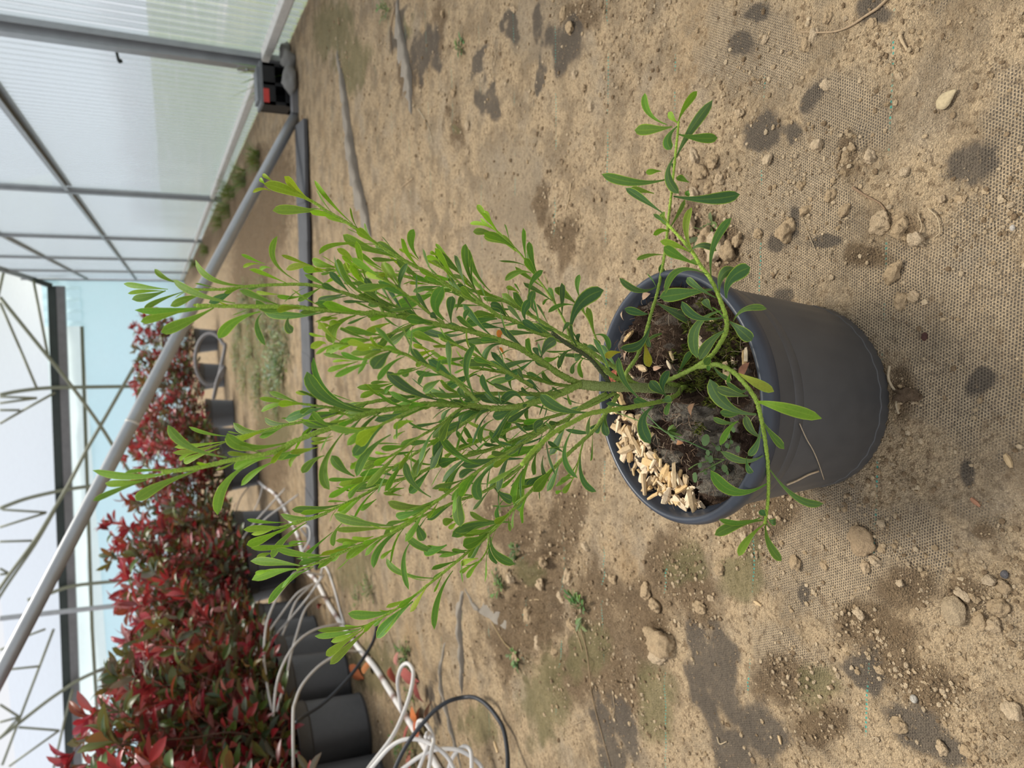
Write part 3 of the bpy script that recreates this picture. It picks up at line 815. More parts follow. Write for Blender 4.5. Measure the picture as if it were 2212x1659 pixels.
for i, y in enumerate(posts_y):
    p = post(y, i == 1).build('post', M_steel, wall_r, False)
    if i == 1:
        m = MB(); m.box((WX - .044, y - .005, .15), (.006, .075, .085)); m.lump((WX - .049, y - .012, .155), .007, 2, 1, 0); m.lump((WX - .049, y + .012, .150), .005, 2, 2, 0)
        m.build('bracket', M_steel, p, False)
        m = MB(); m.tube([(WX - .02, y + .055, .66), (WX - .05, y + .10, .655)], .006, 8, (.05, .04, .03)); m.lump((WX - .05, y + .105, .65), .010, 2, 5, .2, col=(.05, .04, .03))
        m.build('hanging_bolt', M_gutter, p)
MB().box((WX - .03, YB / 2, 3.62), (.10, YB + 1, .07)).build('eave_rail', M_gutter_side, wall_r, False)
# rail that slopes up beside the wall (upper bracing seen at the top corner)
wall_b = empty('wall_back', (0, YB, 0), kind='structure')
def bsheet(x0, x1, z0, z1, y, mat, name):
    m = MB(); n = 24; b0 = 0
    for i in range(n + 1):
        x = x0 + (x1 - x0) * i / n
        for z in (z0, (z0 + z1) / 2, z1): m.v.append(Vector((x, y + .02 * math.sin(i * 2.1) + .03 * math.sin(z * 3 + i), z)))
    m._col(len(m.v), (1, 1, 1))
    for i in range(n):
        for k in (0, 1): m.f.append((3 * i + k, 3 * i + 3 + k, 3 * i + 4 + k, 3 * i + 1 + k))
    m.build(name, mat, wall_b)
zr = 2.62                                         # the rail between the pale and the teal film
bsheet(-15, WX, -.05, zr, YB, M_teal, 'film_sheet'); bsheet(-15, -.15, zr, 3.5, YB + .02, M_pale, 'film_sheet'); bsheet(-.15, WX, zr, 3.5, YB + .02, M_teal, 'film_sheet')
g0, g1 = on_y(113, 618, YB - .3), on_y(152, 1655, YB - .3)
def along(a, b_, t): return a + (b_ - a) * t
gd = (g1 - g0).normalized()
m = MB(); m.bar(g0, g1 + gd * 2, .30, .20); m.build('gutter', M_gutter, wall_b, False)
off = Vector((0, -.02, -.19)); m = MB(); m.bar(g0 + off, g1 + gd * 2 + off, .26, .20); m.build('gutter_side', M_gutter_side, wall_b, False)
MB().tube([on_y(177, 705, YB - .12), on_y(199, 1359, YB - .12), on_y(217, 1659, YB - .12)], .045, 8).build('rail', M_rod, wall_b)
def rod(name, pts, Y, r, par, mat=None, sm=True):
    P = [on_y(x, y, Y) for x, y in pts]
    MB().tube(smooth_path(P, 4) if sm and len(P) > 2 else P, r, 8).build(name, mat or M_rod, par)
for pts in ([(0, 853), (40, 845), (105, 838), (200, 836), (340, 834), (430, 833)], [(0, 1098), (54, 1078), (116, 1063), (160, 1055), (215, 1048), (330, 1035), (430, 1026)],
            [(60, 1296), (99, 1285), (157, 1266), (257, 1255), (420, 1240)], [(0, 1594), (55, 1551), (100, 1516), (139, 1489), (190, 1459), (330, 1400)]):
    rod('hoop_column', pts, YB - .6, .05, wall_b)
MB().tube([on_y(0, 1336, 15), on_y(228, 1311, 15), on_y(430, 1290, 15)], .05, 4).build('column', M_steel, wall_b, False)
rod('brace_rod', [(0, 642), (87, 750), (154, 833), (217, 920), (253, 978), (300, 1052)], YB - 1.0, .045, wall_b)
rod('brace_rod', [(310, 757), (217, 920), (186, 974), (148, 1047), (118, 1098), (76, 1166), (22, 1239), (-10, 1285)], YB - 1.0, .045, wall_b)
rod('brace_rod', [(118, 1104), (76, 1176), (22, 1254), (-10, 1303)], YB - 1.0, .035, wall_b)

ceil = empty('ceiling', (0, YB, 3.5), kind='structure')
m = MB()
for i, x in enumerate(np.linspace(-17, 4, 25)):
    for k in range(4): m.v.append(Vector((float(x), YB + .1 + k * 1.6, 3.1 + k * 1.1 - .16 * k * k * .3)))
m._col(len(m.v), (1, 1, 1))
for i in range(24):
    for k in range(3): m.f.append((4 * i + k, 4 * i + 4 + k, 4 * i + 5 + k, 4 * i + 1 + k))
m.build('roof_film', M_white, ceil)
for (x0, y0, x1, y1) in ((116, 1359, 43, 1551), (43, 1551, 5, 1652), (157, 1489, 141, 1549), (141, 1549, 116, 1659), (20, 1446, 87, 1439), (40, 1571, 128, 1578), (128, 1578, 20, 1655), (0, 1522, 42, 1549),
                         (0, 1560, 42, 1549), (0, 1404, 24, 1395), (60, 1373, 98, 1359), (99, 1108, 0, 1139), (5, 1101, 101, 1107), (0, 1170, 69, 1168), (0, 1228, 20, 1239), (0, 1241, 20, 1239),
                         (42, 750, 80, 840), (0, 654, 42, 750), (0, 857, 80, 860), (0, 871, 80, 860), (0, 886, 43, 886), (0, 915, 49, 887), (49, 887, 119, 848), (72, 605, 104, 770), (9, 582, -4, 640), (42, 1549, -8, 1602)):
    rod('truss_bar', [(x0, y0), (x1, y1)], YB - .8, .032, ceil)
rod('truss_rail', [(0, 577), (30, 588), (72, 604), (112, 618)], YB - .5, .07, ceil, M_gutter)

# grass land outside the clear wall
def outside():
    t = NT('rough_grass'); ob = t.obj(); a, b_ = t.noise(.5, 6, ob), t.noise(3, 6, ob)
    c = t.mix(b_, (.11, .16, .06), (.30, .33, .20)); c = t.mix(t.step(a, .52, .66), c, (.42, .40, .36))
    mt = t.done(t.bsdf(c, .9)); m = MB(); n = 30
    for i in range(n + 1):
        for k in range(n + 1):
            x = WX + .06 + 70 * (i / n) ** 2; y = -20 + 140 * k / n
            m.v.append(Vector((x, y, -.03 + .25 * (mnoise.noise(Vector((x * .4, y * .4, 0)))) * min(1, i / 4) + .012 * max(0, x - 6))))
    m._col(len(m.v), (1, 1, 1))
    for i in range(n):
        for k in range(n): m.f.append((i * (n + 1) + k, (i + 1) * (n + 1) + k, (i + 1) * (n + 1) + k + 1, i * (n + 1) + k + 1))
    o_ = m.build('grass_land', mt); tag(o_, 'rough grass land outside the clear wall', None, None, 'structure')
outside()

# ------------------------------------------------------------------ things of the background
M_pot = plain('charcoal_plastic', (.066, .0655, .066), .44, 0, .5, 60, .18, .05, .0004)
M_rim = plain('charcoal_plastic_rim', (.034, .041, .056), .38, 0, .5, 60, .2, .05, .0004)
M_peat = tinted('peat', .95, 260, .55, .9, .003, .15)
M_bark = tinted('young_bark', .75, 200, .35, .5, .001)
M_red = leafmat('glossy_red_leaf', .28, .33, (.32, .07, .06), .3, (.33, .12, .12), .55, .35, (1.1, .75, .7))
M_tube = plain('white_irrigation_tube', (.62, .60, .57), .5, 0, .4, 30, .15)
M_pipe = tinted('white_pipe', .55, 60, .15, .1, .0005)
M_black = plain('black_tube', (.022, .025, .030), .5, 0, .4, 20, .2)
M_debris = tinted('dry_debris', .9, 400, .35, .6, .0008, .2)

# bracing tube rising from the floor by the wall towards the upper left
top = at_d(-70, 1590, 1.90); pb = at_d(640, 238, 2.86)
br = MB().tube(smooth_path([pb + Vector((.02, .01, -.02)), pb + (top - pb) * .33, pb + (top - pb) * .66, top], 4), .0215, 20).build('brace_tube', M_steel)
tag(br, 'galvanised steel bracing tube slanting across the greenhouse from the floor beside the clear wall', 'pipe')
cl = MB(); q = pb + (top - pb) * .60; dq = (top - pb).normalized()
cl.tube([q - dq * .004, q + dq * .004], .0228, 20).build('pipe_joint', M_steel_pale, br)
m = MB(); m.box(pb + Vector((.03, -.01, -.005)), (.10, .05, .05)); m.build('foot_plate', M_gutter_side, br, False)

s0, s1 = on_z(653, 262, .012), on_z(678, 1215, .012)
m = MB(); a, b_ = Vector((s0.x, s0.y + .02, gz(s0.x, s0.y) + .012)), Vector((s1.x, s1.y + .03, gz(s1.x, s1.y) + .012)); 
for k in range(12): m.bar(a + (b_ - a) * k / 12, a + (b_ - a) * (k + 1.02) / 12 + Vector((0, 0, .003 * math.sin(k * 2))), .20, .012)
strip = m.build('ground_strip', plain('dusty_grey_strip', (.085, .087, .092), .8, 0, .3, 9, .45, .2, .002), None, False); tag(strip, 'flat dark grey strip lying across the floor beyond the potted shrub', 'strip')

# folds of the ground cover
M_fold = plain('folded_cover', (.24, .21, .17), .9, 0, .2, 22, .35, .4, .004)
def fold(pts, wdt, hgt, label):
    P = [on_z(x, y, 0) for x, y in pts]; P = smooth_path([Vector((p.x, p.y, gz(p.x, p.y))) for p in P], 6); m = MB(); n = len(P)
    for i, p in enumerate(P):
        t = (P[min(i + 1, n - 1)] - P[max(i - 1, 0)]).normalized(); sd_ = Vector((t.y, -t.x, 0)) * (1 if t.x > 0 else -1)
        if sd_.y > 0: sd_ = -sd_
        e = math.sin(math.pi * min(1, max(0, i / (n - 1)))) ** .5 * (1 + .25 * math.sin(i * 1.7))
        for (u, h) in ((-3.0, -.15), (-1.6, .35), (-.5, .85), (.1, 1.0), (.35, .7), (.30, -.25)):
            m.v.append(p + sd_ * (u * wdt * e) + Vector((0, 0, h * hgt * e - .001)))
    m._col(len(m.v), (1, 1, 1))
    for i in range(n - 1):
        for k in range(5): m.f.append((6 * i + k, 6 * i + k + 1, 6 * i + 7 + k, 6 * i + 6 + k))
    o_ = m.build('cover_fold', M_fold); tag(o_, label, 'fold')
fold([(728, 105), (745, 200), (760, 300), (775, 385), (793, 460), (802, 520)],   .034, .020, 'long fold in the ground cover running from the clear wall towards the shrub')
fold([(860, -5), (868, 60), (884, 125), (893, 190), (890, 250)], .022, .012, 'short fold in the ground cover nearest the clear wall')
fold([(962, 1385), (953, 1465), (966, 1525), (985, 1600), (1000, 1670)], .010, .010, 'fold in the ground cover beside the loop of black tube')
fold([(1002, 1275), (994, 1340), (1000, 1420), (998, 1505)], .012, .012, 'upright fold in the ground cover left of the brown soil patch')
fold([(1003, 1268), (1030, 1310), (1070, 1345), (1095, 1365)], .007, .008, 'short slanting fold beside the brown soil patch')

# red-leaved shrubs in black pots ------------------------------------------------
REDS = [(.40, .026, .036), (.46, .06, .06), (.22, .018, .026), (.46, .13, .12), (.26, .07, .025), (.42, .032, .055), (.46, .21, .20), (.17, .03, .03)]
GREENS = [(.07, .12, .03), (.05, .10, .04), (.13, .16, .03), (.10, .15, .07), (.20, .15, .035), (.16, .21, .15), (.11, .20, .04)]
def dark_pot(root, R, Hh, parent_mat=M_pot):
    m = MB(); m.lathe([(0, .003), (R * .80, .002), (R * .815, .012), (R * .80, .016), (R * .93, Hh * .80), (R * .925, Hh * .805), (R * .965, Hh * .83), (R * .985, Hh * .97),
                       (R, Hh * .985), (R * .99, Hh), (R * .965, Hh * .995), (R * .95, Hh * .96), (R * .93, Hh * .82), (0, Hh * .80)], 48)
    at = Vector(root['_at']); m.v = [v + at for v in m.v]
    p = m.build('pot', parent_mat, root); md = p.modifiers.new('edge', 'EDGE_SPLIT'); md.split_angle = .6
    return p
def make_red_shrub(seed, Hh=.25, R=.133):
    rnd = random.Random(seed); root = empty('red_leaved_shrub', (0, 0, 0)); dark_pot(root, R, Hh)
    m = MB(); n = 20; pr = [(0, .012), (R * .4, .008), (R * .75, .0), (R * .94, -.006)]
    m.lathe(pr[::-1], 24, (0, 0, Hh * .90), lambda r, z, a: (r, z + .008 * mnoise.noise(Vector((r * 60 * math.cos(a), r * 60 * math.sin(a), seed)))), (.05, .032, .022)); m.build('potting_soil', M_peat, root)
    st, red, grn = MB(), MB(), MB(); tops = []
    def put(mb, p, d, L, wd, pal):
        d = d.normalized(); up = Vector((rnd.uniform(-1, 1), rnd.uniform(-1, 1), rnd.uniform(.2, 1.2)))
        side = d.cross(up)
        if side.length < .1: side = d.orthogonal()
        side.normalize(); nm = side.cross(d); tip = p + d * L - nm * L * rnd.uniform(.0, .25); mid = p + d * L * .5 + nm * L * rnd.uniform(.0, .1)
        mb.leaf(p, mid, tip, wd, side, rnd.choice(pal), 5, rnd.uniform(.15, .55), ELL)
    for k in range(9):
        a0 = k * 2.4 + rnd.uniform(-.3, .3); sp = (.05 + .15 * (k % 4) / 3); hgt = rnd.uniform(.46, .68) * (1 - .25 * (k % 4) / 3)
        base = Vector((.03 * math.cos(a0), .03 * math.sin(a0), Hh * .9)); P = [base]
        for i in range(1, 6):
            q = i / 5; P.append(base + Vector((math.cos(a0), math.sin(a0), 0)) * (sp * 1.6 * q ** .8) + Vector((rnd.uniform(-.02, .02), rnd.uniform(-.02, .02), hgt * q)))
        P = smooth_path(P, 4); st.tube(P, [.0042 * (1 - .7 * i / len(P)) for i in range(len(P))], 6, (.13, .075, .05))
        tips = [(P[-1], (P[-1] - P[-3]).normalized())]
        for i in range(3, len(P) - 1, 2):
            a = rnd.uniform(0, 6.28); q = i / len(P); d = Vector((math.cos(a), math.sin(a), rnd.uniform(.2, .9))).normalized(); L = rnd.uniform(.07, .15)
            e = P[i] + d * L + Vector((0, 0, .02)); st.tube([P[i], P[i] + d * L * .5, e], [.002, .0017, .0012], 5, (.20, .07, .05)); tips.append((e, (d + Vector((0, 0, .5))).normalized()))
            for j in range(3):
                dd = Vector((rnd.uniform(-1, 1), rnd.uniform(-1, 1), rnd.uniform(-.3, .8))); low = rnd.random() > (.12 + .50 * q)
                put(grn if low else red, P[i] + d * L * (.3 + .2 * j), dd, rnd.uniform(.045, .075), rnd.uniform(.018, .028), GREENS if low else REDS)
        for (e, d) in tips:
            fresh = rnd.random() < .60; nleaf = rnd.randint(5, 8)
            for j in range(nleaf):
                a = j * 2.4 + rnd.uniform(-.3, .3); o1 = d.orthogonal().normalized(); o2 = d.cross(o1); dd = d * rnd.uniform(.3, 1.1) + (o1 * math.cos(a) + o2 * math.sin(a)) * rnd.uniform(.5, 1)
                put(red if fresh else grn, e - d * .012 * j * .4, dd, rnd.uniform(.05, .095), rnd.uniform(.018, .034), REDS if fresh else GREENS)
    for k in range(230):                              # the shaded leaves low on the shrub
        a, r = rnd.uniform(0, 6.28), rnd.uniform(.03, .24); put(grn if rnd.random() < .6 else red, Vector((r * math.cos(a), r * math.sin(a), Hh * .98 + .22 * rnd.random() ** 1.6 + max(0, r - .12) * .3)), Vector((math.cos(a), math.sin(a), rnd.uniform(-.5, .7))), rnd.uniform(.045, .075), rnd.uniform(.018, .028), GREENS if rnd.random() < .7 else REDS)
    st.build('stems', M_bark, root); red.build('red_foliage', M_red, root); grn.build('green_foliage', M_red, root)
    return root
protos = [make_red_shrub(s) for s in (11, 12, 13, 14, 15)]
FRONT = [((838, 1690), 1.0), ((812, 1595), 1.0), ((790, 1512), 1.0), ((742, 1432), .95), ((668, 1340), 1.0), ((648, 1232), 1.0), ((605, 1130), 1.0), ((578, 1050), .98), ((545, 985), .98), ((518, 925), .95), ((497, 857), .95), ((481, 790), .95), ((470, 735), .95)]
WORD = ['nearest', 'second', 'third', 'fourth', 'fifth', 'sixth', 'seventh', 'eighth', 'ninth', 'tenth', 'eleventh', 'twelfth', 'thirteenth', 'fourteenth', 'farthest']
path = [Vector((-1.29, 1.53, 0))]
for (x, y), s in FRONT:
    p = on_z(x, y, 0); d = Vector((p.x, p.y, 0)).normalized() * .125; path.append(Vector((p.x, p.y, 0)) + d)
path = smooth_path(path, 12); cum = [0]
for i in range(1, len(path)): cum.append(cum[-1] + (path[i] - path[i - 1]).length)
spots = []
for i, l in enumerate((0, .27, .54, .81, 1.09, 1.38, 1.68, 2.0, 2.4, 2.9) + tuple(2.9 + (cum[-1] - 2.9) * k / 5 for k in range(1, 6))):
    k = min(range(len(cum)), key=lambda j: abs(cum[j] - l))
    spots.append((path[k], .98, 'red-leaved shrub in the front row of black pots, %s' % (WORD[i] + (' to the camera' if i == 0 else ' from the camera'))))
nf = len(spots)
for i in range(0, 10):
    a, b_ = spots[i][0], spots[i + 1][0]; t = (b_ - a).normalized(); nrm_ = Vector((-t.y, t.x, 0))
    if nrm_.x > 0 and i < 5: nrm_ = -nrm_
    q = (a + b_) / 2 + (Vector((-.36, .10, 0)) if i < 6 else Vector((-.30, .30, 0)))
    spots.append((q, .98, 'red-leaved shrub in the back row of the hedge, %s' % (WORD[i] + (' to the camera' if i == 0 else ' from the camera'))))
rnd = random.Random(5)
for i, (p, s, lab) in enumerate(spots):
    r = protos[i] if i < 5 else copy_tree(protos[i % 5]); r.location = (p.x, p.y, max(gz(p.x, p.y), -.01)); r.rotation_euler = (0, 0, rnd.uniform(0, 6.28)); r.scale = (s, s, s * (.86 if i >= nf else rnd.uniform(.90, 1.02)))
    if p.y > 5.5: r.scale = (1.15, 1.15, s)
    tag(r, lab, 'shrub', 'potted red-leaved shrubs of the hedge')

# drip tubes ----------------------------------------------------------------------
PIPE = [(548, 1030), (567, 1050), (587, 1063), (605, 1084), (616, 1104), (632, 1137), (645, 1166), (663, 1231), (681, 1254), (708, 1304), (735, 1348), (771, 1398), (807, 1442), (840, 1494), (867, 1536), (897, 1585), (922, 1625), (950, 1672)]
pp = [on_z(x, y, .016) for x, y in PIPE]; pp = smooth_path([Vector((p.x, p.y, max(.012, gz(p.x, p.y) + .011))) for p in pp], 6)
m = MB(); m.tube(pp, .0088, 12, (.72, .70, .67)); rnd = random.Random(8)
m.col = [((.72, .70, .67) if (i // 12) % 11 not in (3, 9) else (.22, .12, .09)) for i in range(len(m.v))]
pipe = m.build('water_pipe', M_pipe); tag(pipe, 'white water pipe with brown marks lying along the row of black pots', 'pipe')
def tube_px(pts, d0, d1, r, name, label, cat, mat, group=None, dm=None, zmin=.006):
    n = len(pts); P = []
    for i, (x, y) in enumerate(pts):
        t = i / (n - 1); d = d0 + (d1 - d0) * t if dm is None else np.interp(t, [0, .5, 1], [d0, dm, d1]); q = at_d(x, y, d)
        if q.z < zmin: q = on_z(x, y, zmin)
        P.append(q)
    o_ = MB().tube(smooth_path(P, 6), r, 10).build(name, mat); tag(o_, label, cat, group); return o_
def dz(px, py, z=.02): return depth(on_z(px, py, z))
TB = [([(700, 1243), (672, 1238), (640, 1236), (627, 1250), (598, 1292), (578, 1340), (571, 1386), (571, 1431), (578, 1485), (587, 1534)], 2.25, 'white tube that rises steepest and falls straight to the third black pot'),
      ([(690, 1258), (672, 1264), (641, 1283), (608, 1326), (580, 1366), (554, 1404), (542, 1445), (540, 1478), (547, 1509)], 2.45, 'white tube making the outermost arch, over the hedge soil'),
      ([(697, 1245), (690, 1255), (663, 1293), (627, 1337), (601, 1366), (578, 1400)], 2.75, 'white tube slanting straight from the pipe to the fourth pot'),
      ([(672, 1266), (641, 1297), (623, 1340), (601, 1395), (590, 1431), (581, 1458)], 2.5, 'white tube in the middle of the crossing arches'),
      ([(700, 1290), (686, 1290), (659, 1317), (641, 1369), (628, 1416), (617, 1467), (598, 1537)], 2.2, 'white tube with a bend at its start, in front of the fourth black pot'),
      ([(735, 1348), (726, 1349), (681, 1360), (645, 1384), (617, 1424), (598, 1476), (590, 1548)], 2.15, 'white tube arching low before the third black pot'),
      ([(771, 1408), (755, 1406), (735, 1411), (690, 1438), (654, 1478), (637, 1518), (633, 1550), (634, 1675)], 1.85, 'long white tube arching in front of the second black pot and leaving the picture')]
for i, (pts, d1, lab) in enumerate(TB):
    tube_px(pts, dz(*pts[0]), d1, .0042, 'drip_tube', lab, 'tube', M_tube, 'white drip tubes arching into the pots')
TC = [([(567, 1050), (561, 1075), (545, 1110), (518, 1137), (500, 1152)], 'white tube bent like a hook above the far black pots'),
      ([(548, 1040), (522, 1072), (509, 1110), (507, 1158), (511, 1186)], 'white tube arching leftmost over the far black pots'),
      ([(616, 1055), (580, 1095), (551, 1128), (524, 1166), (523, 1205)], 'long straight white tube crossing over the far pots'),
      ([(645, 1068), (608, 1095), (572, 1122), (550, 1150)], 'white tube lying over the pipe beside the far pots'),
      ([(663, 1160), (650, 1140), (667, 1138), (669, 1165), (655, 1190)], 'short white tube making a small loop on the pipe'),
      ([(585, 1225), (576, 1256), (551, 1303), (523, 1321)], 'short white tube with its end hanging in front of the stems'),
      ([(690, 1255), (698, 1225), (708, 1232), (722, 1272), (735, 1320), (744, 1350)], 'white tube looping low in front of the white pipe')]
for pts, lab in TC:
    d0 = dz(*pts[0], .03); tube_px(pts, d0, d0 * .97, .0042, 'drip_tube', lab, 'tube', M_tube, 'white drip tubes by the far pots')
tube_px([(868, 1540), (863, 1508), (859, 1472), (866, 1443), (879, 1433), (890, 1443), (893, 1460), (886, 1499), (868, 1550), (845, 1595), (801, 1653), (790, 1672)], 1.74, 1.45, .0046, 'drip_tube', 'white tube standing up in a narrow tall loop beside the pots', 'tube', M_tube, 'white tubes coiled at the lower left')
for pts, lab in (([(800, 1662), (837, 1619), (863, 1601), (888, 1596), (917, 1601), (944, 1615), (968, 1637), (984, 1668)], 'white tube in the coil making the highest wide arch'),
                 ([(868, 1662), (899, 1639), (926, 1624), (953, 1618), (986, 1619), (1011, 1630), (1034, 1648), (1044, 1665)], 'white tube in the coil making the widest arch towards the right'),
                 ([(968, 1665), (975, 1642), (986, 1624), (1000, 1613), (1011, 1615), (1018, 1628), (1019, 1668)], 'white tube in the coil bent into a narrow hairpin'),
                 ([(901, 1572), (904, 1559), (913, 1557), (924, 1568), (933, 1583), (937, 1601), (933, 1617), (930, 1639), (925, 1668)], 'white tube in the coil with a small hook at its end'),
                 ([(902, 1668), (917, 1628), (928, 1595), (924, 1583), (920, 1592)], 'white tube in the coil standing nearly straight')):
    tube_px(pts, 1.42, 1.36, .0042, 'drip_tube', lab, 'tube', M_tube, 'white tubes coiled at the lower left', dm=1.40)
tube_px([(848, 1672), (868, 1628), (890, 1592), (913, 1563), (940, 1534), (971, 1514), (1005, 1506), (1029, 1508), (1054, 1525), (1078, 1556), (1089, 1581), (1096, 1626), (1097, 1672)], 1.36, 1.22, .0042, 'cable', 'black cable bent into a wide arch at the lower left', 'cable', M_black, dm=1.40)
tube_px([(640, 1560), (657, 1547), (700, 1518), (751, 1467), (790, 1414), (809, 1378), (815, 1340)], 1.75, 2.05, .0048, 'cable', 'straight black cable crossing in front of the pots to the white pipe', 'cable', M_black)
hc = [(455 + 33 * math.cos(a), 776 + 56 * math.sin(a)) for a in np.linspace(.3, 5.9, 22)]
tube_px(hc + [(462, 860), (470, 820), (485, 790)], 6.3, 6.1, .016, 'hose', 'grey hose standing in a big hoop before the far black pots', 'hose', plain('grey_hose', (.20, .19, .19), .6))

# dead leaves by the pots
LP = [((768, 1452), .10, (.42, .13, .05)), ((790, 1440), .07, (.40, .16, .06)), ((858, 1420), .045, (.45, .20, .16)), ((850, 1462), .06, (.25, .06, .035)), ((880, 1462), .085, (.32, .09, .075)), ((903, 1498), .06, (.22, .06, .05)),
      ((893, 1548), .10, (.45, .14, .045)), ((900, 1566), .08, (.40, .12, .06)), ((925, 1540), .05, (.33, .20, .14)), ((880, 1580), .06, (.30, .09, .07)), ((885, 1640), .06, (.35, .13, .09)), ((690, 1310), .05, (.20, .05, .04)), ((668, 1182), .05, (.42, .17, .13))]
WH = ['beside the second black pot', 'at the foot of the second black pot', 'by the bright green weed', 'between the pipe and the loop', 'inside the tall white loop', 'right of the tall white loop', 'under the white tubes, the brightest orange', 'under the cable', 'right of the orange leaf', 'beside the small weed', 'among the coiled tubes', 'beside the white pipe farther back', 'beside the far end of the pipe']
rnd = random.Random(3)
for ((x, y), L, c), wh in zip(LP, WH):
    p = on_z(x, y, .02); a = rnd.uniform(0, 6.28); d = Vector((math.cos(a), math.sin(a), .1)) * L; m = MB(); z = gz(p.x, p.y); p = Vector((p.x, p.y, z + .018))
    m.leaf(p - d / 2 - Vector((0, 0, .012)), p + Vector((0, 0, .012)), p + d / 2 + Vector((0, 0, .004)), L * .5, Vector((-d.y, d.x, rnd.uniform(-.02, .05))), c, 8, .5, ELL)
    tag(m.build('dead_leaf', M_debris), 'curled dead leaf on the ground ' + wh, 'leaf', 'dead leaves by the pots')

# box, stones and grasses by the wall post
p = on_z(634, 200, 0); bx = empty('bait_box', (p.x + .02, p.y + .05, 0), 'black plastic box with a red label standing at the foot of the steel post', 'box'); q = Vector(bx['_at'])
Mb = plain('black_plastic', (.012, .012, .013), .45, 0, .4, 30, .2)
m = MB(); wdt, hh, dd = .165, .125, .13
m.box(q + Vector((0, 0, .006)), (wdt, dd, .012)); m.box(q + Vector((-wdt / 2 + .006, 0, hh / 2)), (.012, dd, hh)); m.box(q + Vector((wdt / 2 - .006, 0, hh / 2)), (.012, dd, hh)); m.box(q + Vector((0, dd / 2 - .006, hh / 2)), (wdt, .012, hh))
m.box(q + Vector((0, 0, hh / 2)), (.012, dd, hh)); m.box(q + Vector((0, -dd / 2 + .006, .100)), (wdt, .012, .05)); m.box(q + Vector((-.045, -dd / 2 + .006, .02)), (.08, .012, .03)); m.build('body', Mb, bx, False)
m = MB(); m.box(q + Vector((0, 0, hh + .004)), (wdt + .008, dd + .008, .010)); m.box(q + Vector((0, 0, hh + .014)), (wdt - .03, dd - .03, .012)); m.build('lid', plain('grey_lid', (.16, .17, .175), .5), bx, False)
m = MB(); m.box(q + Vector((-.05, -dd / 2 - .002, hh - .010)), (.055, .003, .028)); o_ = m.build('label', plain('red_label', (.55, .05, .04), .5), bx, False); o_['label'] = 'red label'
for (x, y, r, lab) in ((634, 170, .045, 'rounded grey stone in front of the black box'), (628, 128, .04, 'pale grey stone at the foot of the steel post'), (618, 108, .035, 'angular grey stone left under the clear wall')):
    p = on_z(x, y, .02); m = MB(); m.lump((p.x, p.y + r * .6, gz(p.x, p.y) + r * .55), r, 3, x, .2, (1.1, 1, .75), 1.3, (.20, .195, .18)); tag(m.build('stone', M_debris), lab, 'stone')

def blades(name, x, y, n, hgt, spread, col, label, cat, lean=(0, 0), grp=None, wd=.006, seed=0):
    rnd = random.Random(seed or int(x * 7 + y)); p = on_z(x, y, 0); z = gz(p.x, p.y); m = MB()
    for k in range(n):
        a = rnd.uniform(0, 6.28); b_ = Vector((p.x + rnd.uniform(-1, 1) * spread * .3, p.y + rnd.uniform(-1, 1) * spread * .3, z - .002)); h = hgt * rnd.uniform(.5, 1); sp = spread * rnd.uniform(.3, 1)
        t = b_ + Vector((math.cos(a) * sp + lean[0] * h, math.sin(a) * sp + lean[1] * h, h)); c = tuple(v * rnd.uniform(.7, 1.25) for v in col)
        m.leaf(b_, b_ + (t - b_) * .5 + Vector((0, 0, h * .15)), t, wd, Vector((-math.sin(a), math.cos(a), 0)), c, 5, .3, ([0, .5, 1], [.8, 1, .08]))
    tag(m.build(name, M_weed), label, cat, grp)
M_weed = leafmat('weed_leaf', .3, .5, (.25, .33, .08), .2, (.20, .26, .10), .3, .2)
blades('grass_tuft', 625, 165, 9, .26, .10, (.20, .30, .05), 'tuft of long green grass growing beside the black box', 'grass', (-.35, 0), wd=.007)
blades('grass_tuft', 600, 75, 4, .08, .05, (.20, .32, .05), 'few grass blades on the pale rail under the clear wall', 'grass', (0, 0))
for i, (x, y, h, lab) in enumerate(((560, 345, .10, 'grass tuft at the wall foot nearest the black box'), (530, 385, .12, 'bushy grass tuft at the wall foot before the second post'), (506, 415, .16, 'tallest grass tuft beside the second post'), (497, 455, .16, 'grass tuft just beyond the second post'), (478, 480, .12, 'brownish grass tuft farther along the wall foot'), (450, 540, .14, 'grass tuft by the third post'), (425, 570, .16, 'farthest grass tuft at the wall foot'))):
    blades('grass_tuft', x, y, 90, h, .16, (.15, .19, .055), lab, 'grass', grp='grass tufts along the clear wall', wd=.0045)

# weed clumps behind the shrub, bright little weeds elsewhere
def weed(name, x, y, n, R, hgt, cols, label, grp=None, lw=.012, seed=1, cat='weed'):
    rnd = random.Random(seed); p = on_z(x, y, 0); p = Vector((p.x, p.y, gz(p.x, p.y) - .003)); m = MB()
    for k in range(n):
        a = rnd.uniform(0, 6.28); r = R * rnd.random() ** .6; d = Vector((math.cos(a), math.sin(a), 0)); t = p + d * r + Vector((0, 0, hgt * rnd.uniform(.3, 1) * (1.1 - r / R * .6)))
        c = rnd.choice(cols); m.tube([p + d * .1 * r, (p + t) / 2 + Vector((0, 0, .01)), t], lw * .07, 4, c, False); ns = 3
        for j in range(4):
            b_ = a + rnd.uniform(-1.4, 1.4); q = p + (t - p) * (.45 + .18 * j); L = lw * rnd.uniform(1.5, 3); dd = Vector((math.cos(b_), math.sin(b_), rnd.uniform(-.1, .6)))
            m.leaf(q, q + dd * L * .5 + Vector((0, 0, L * .1)), q + dd * L, lw, dd.cross(Vector((0, 0, 1))), tuple(v * rnd.uniform(.75, 1.2) for v in c), 4, .2, ELL)
    o_ = m.build(name, M_weed); tag(o_, label, cat, grp); return o_
GG = [(.22, .26, .12), (.17, .22, .10), (.27, .27, .14), (.12, .19, .09), (.33, .31, .17)]
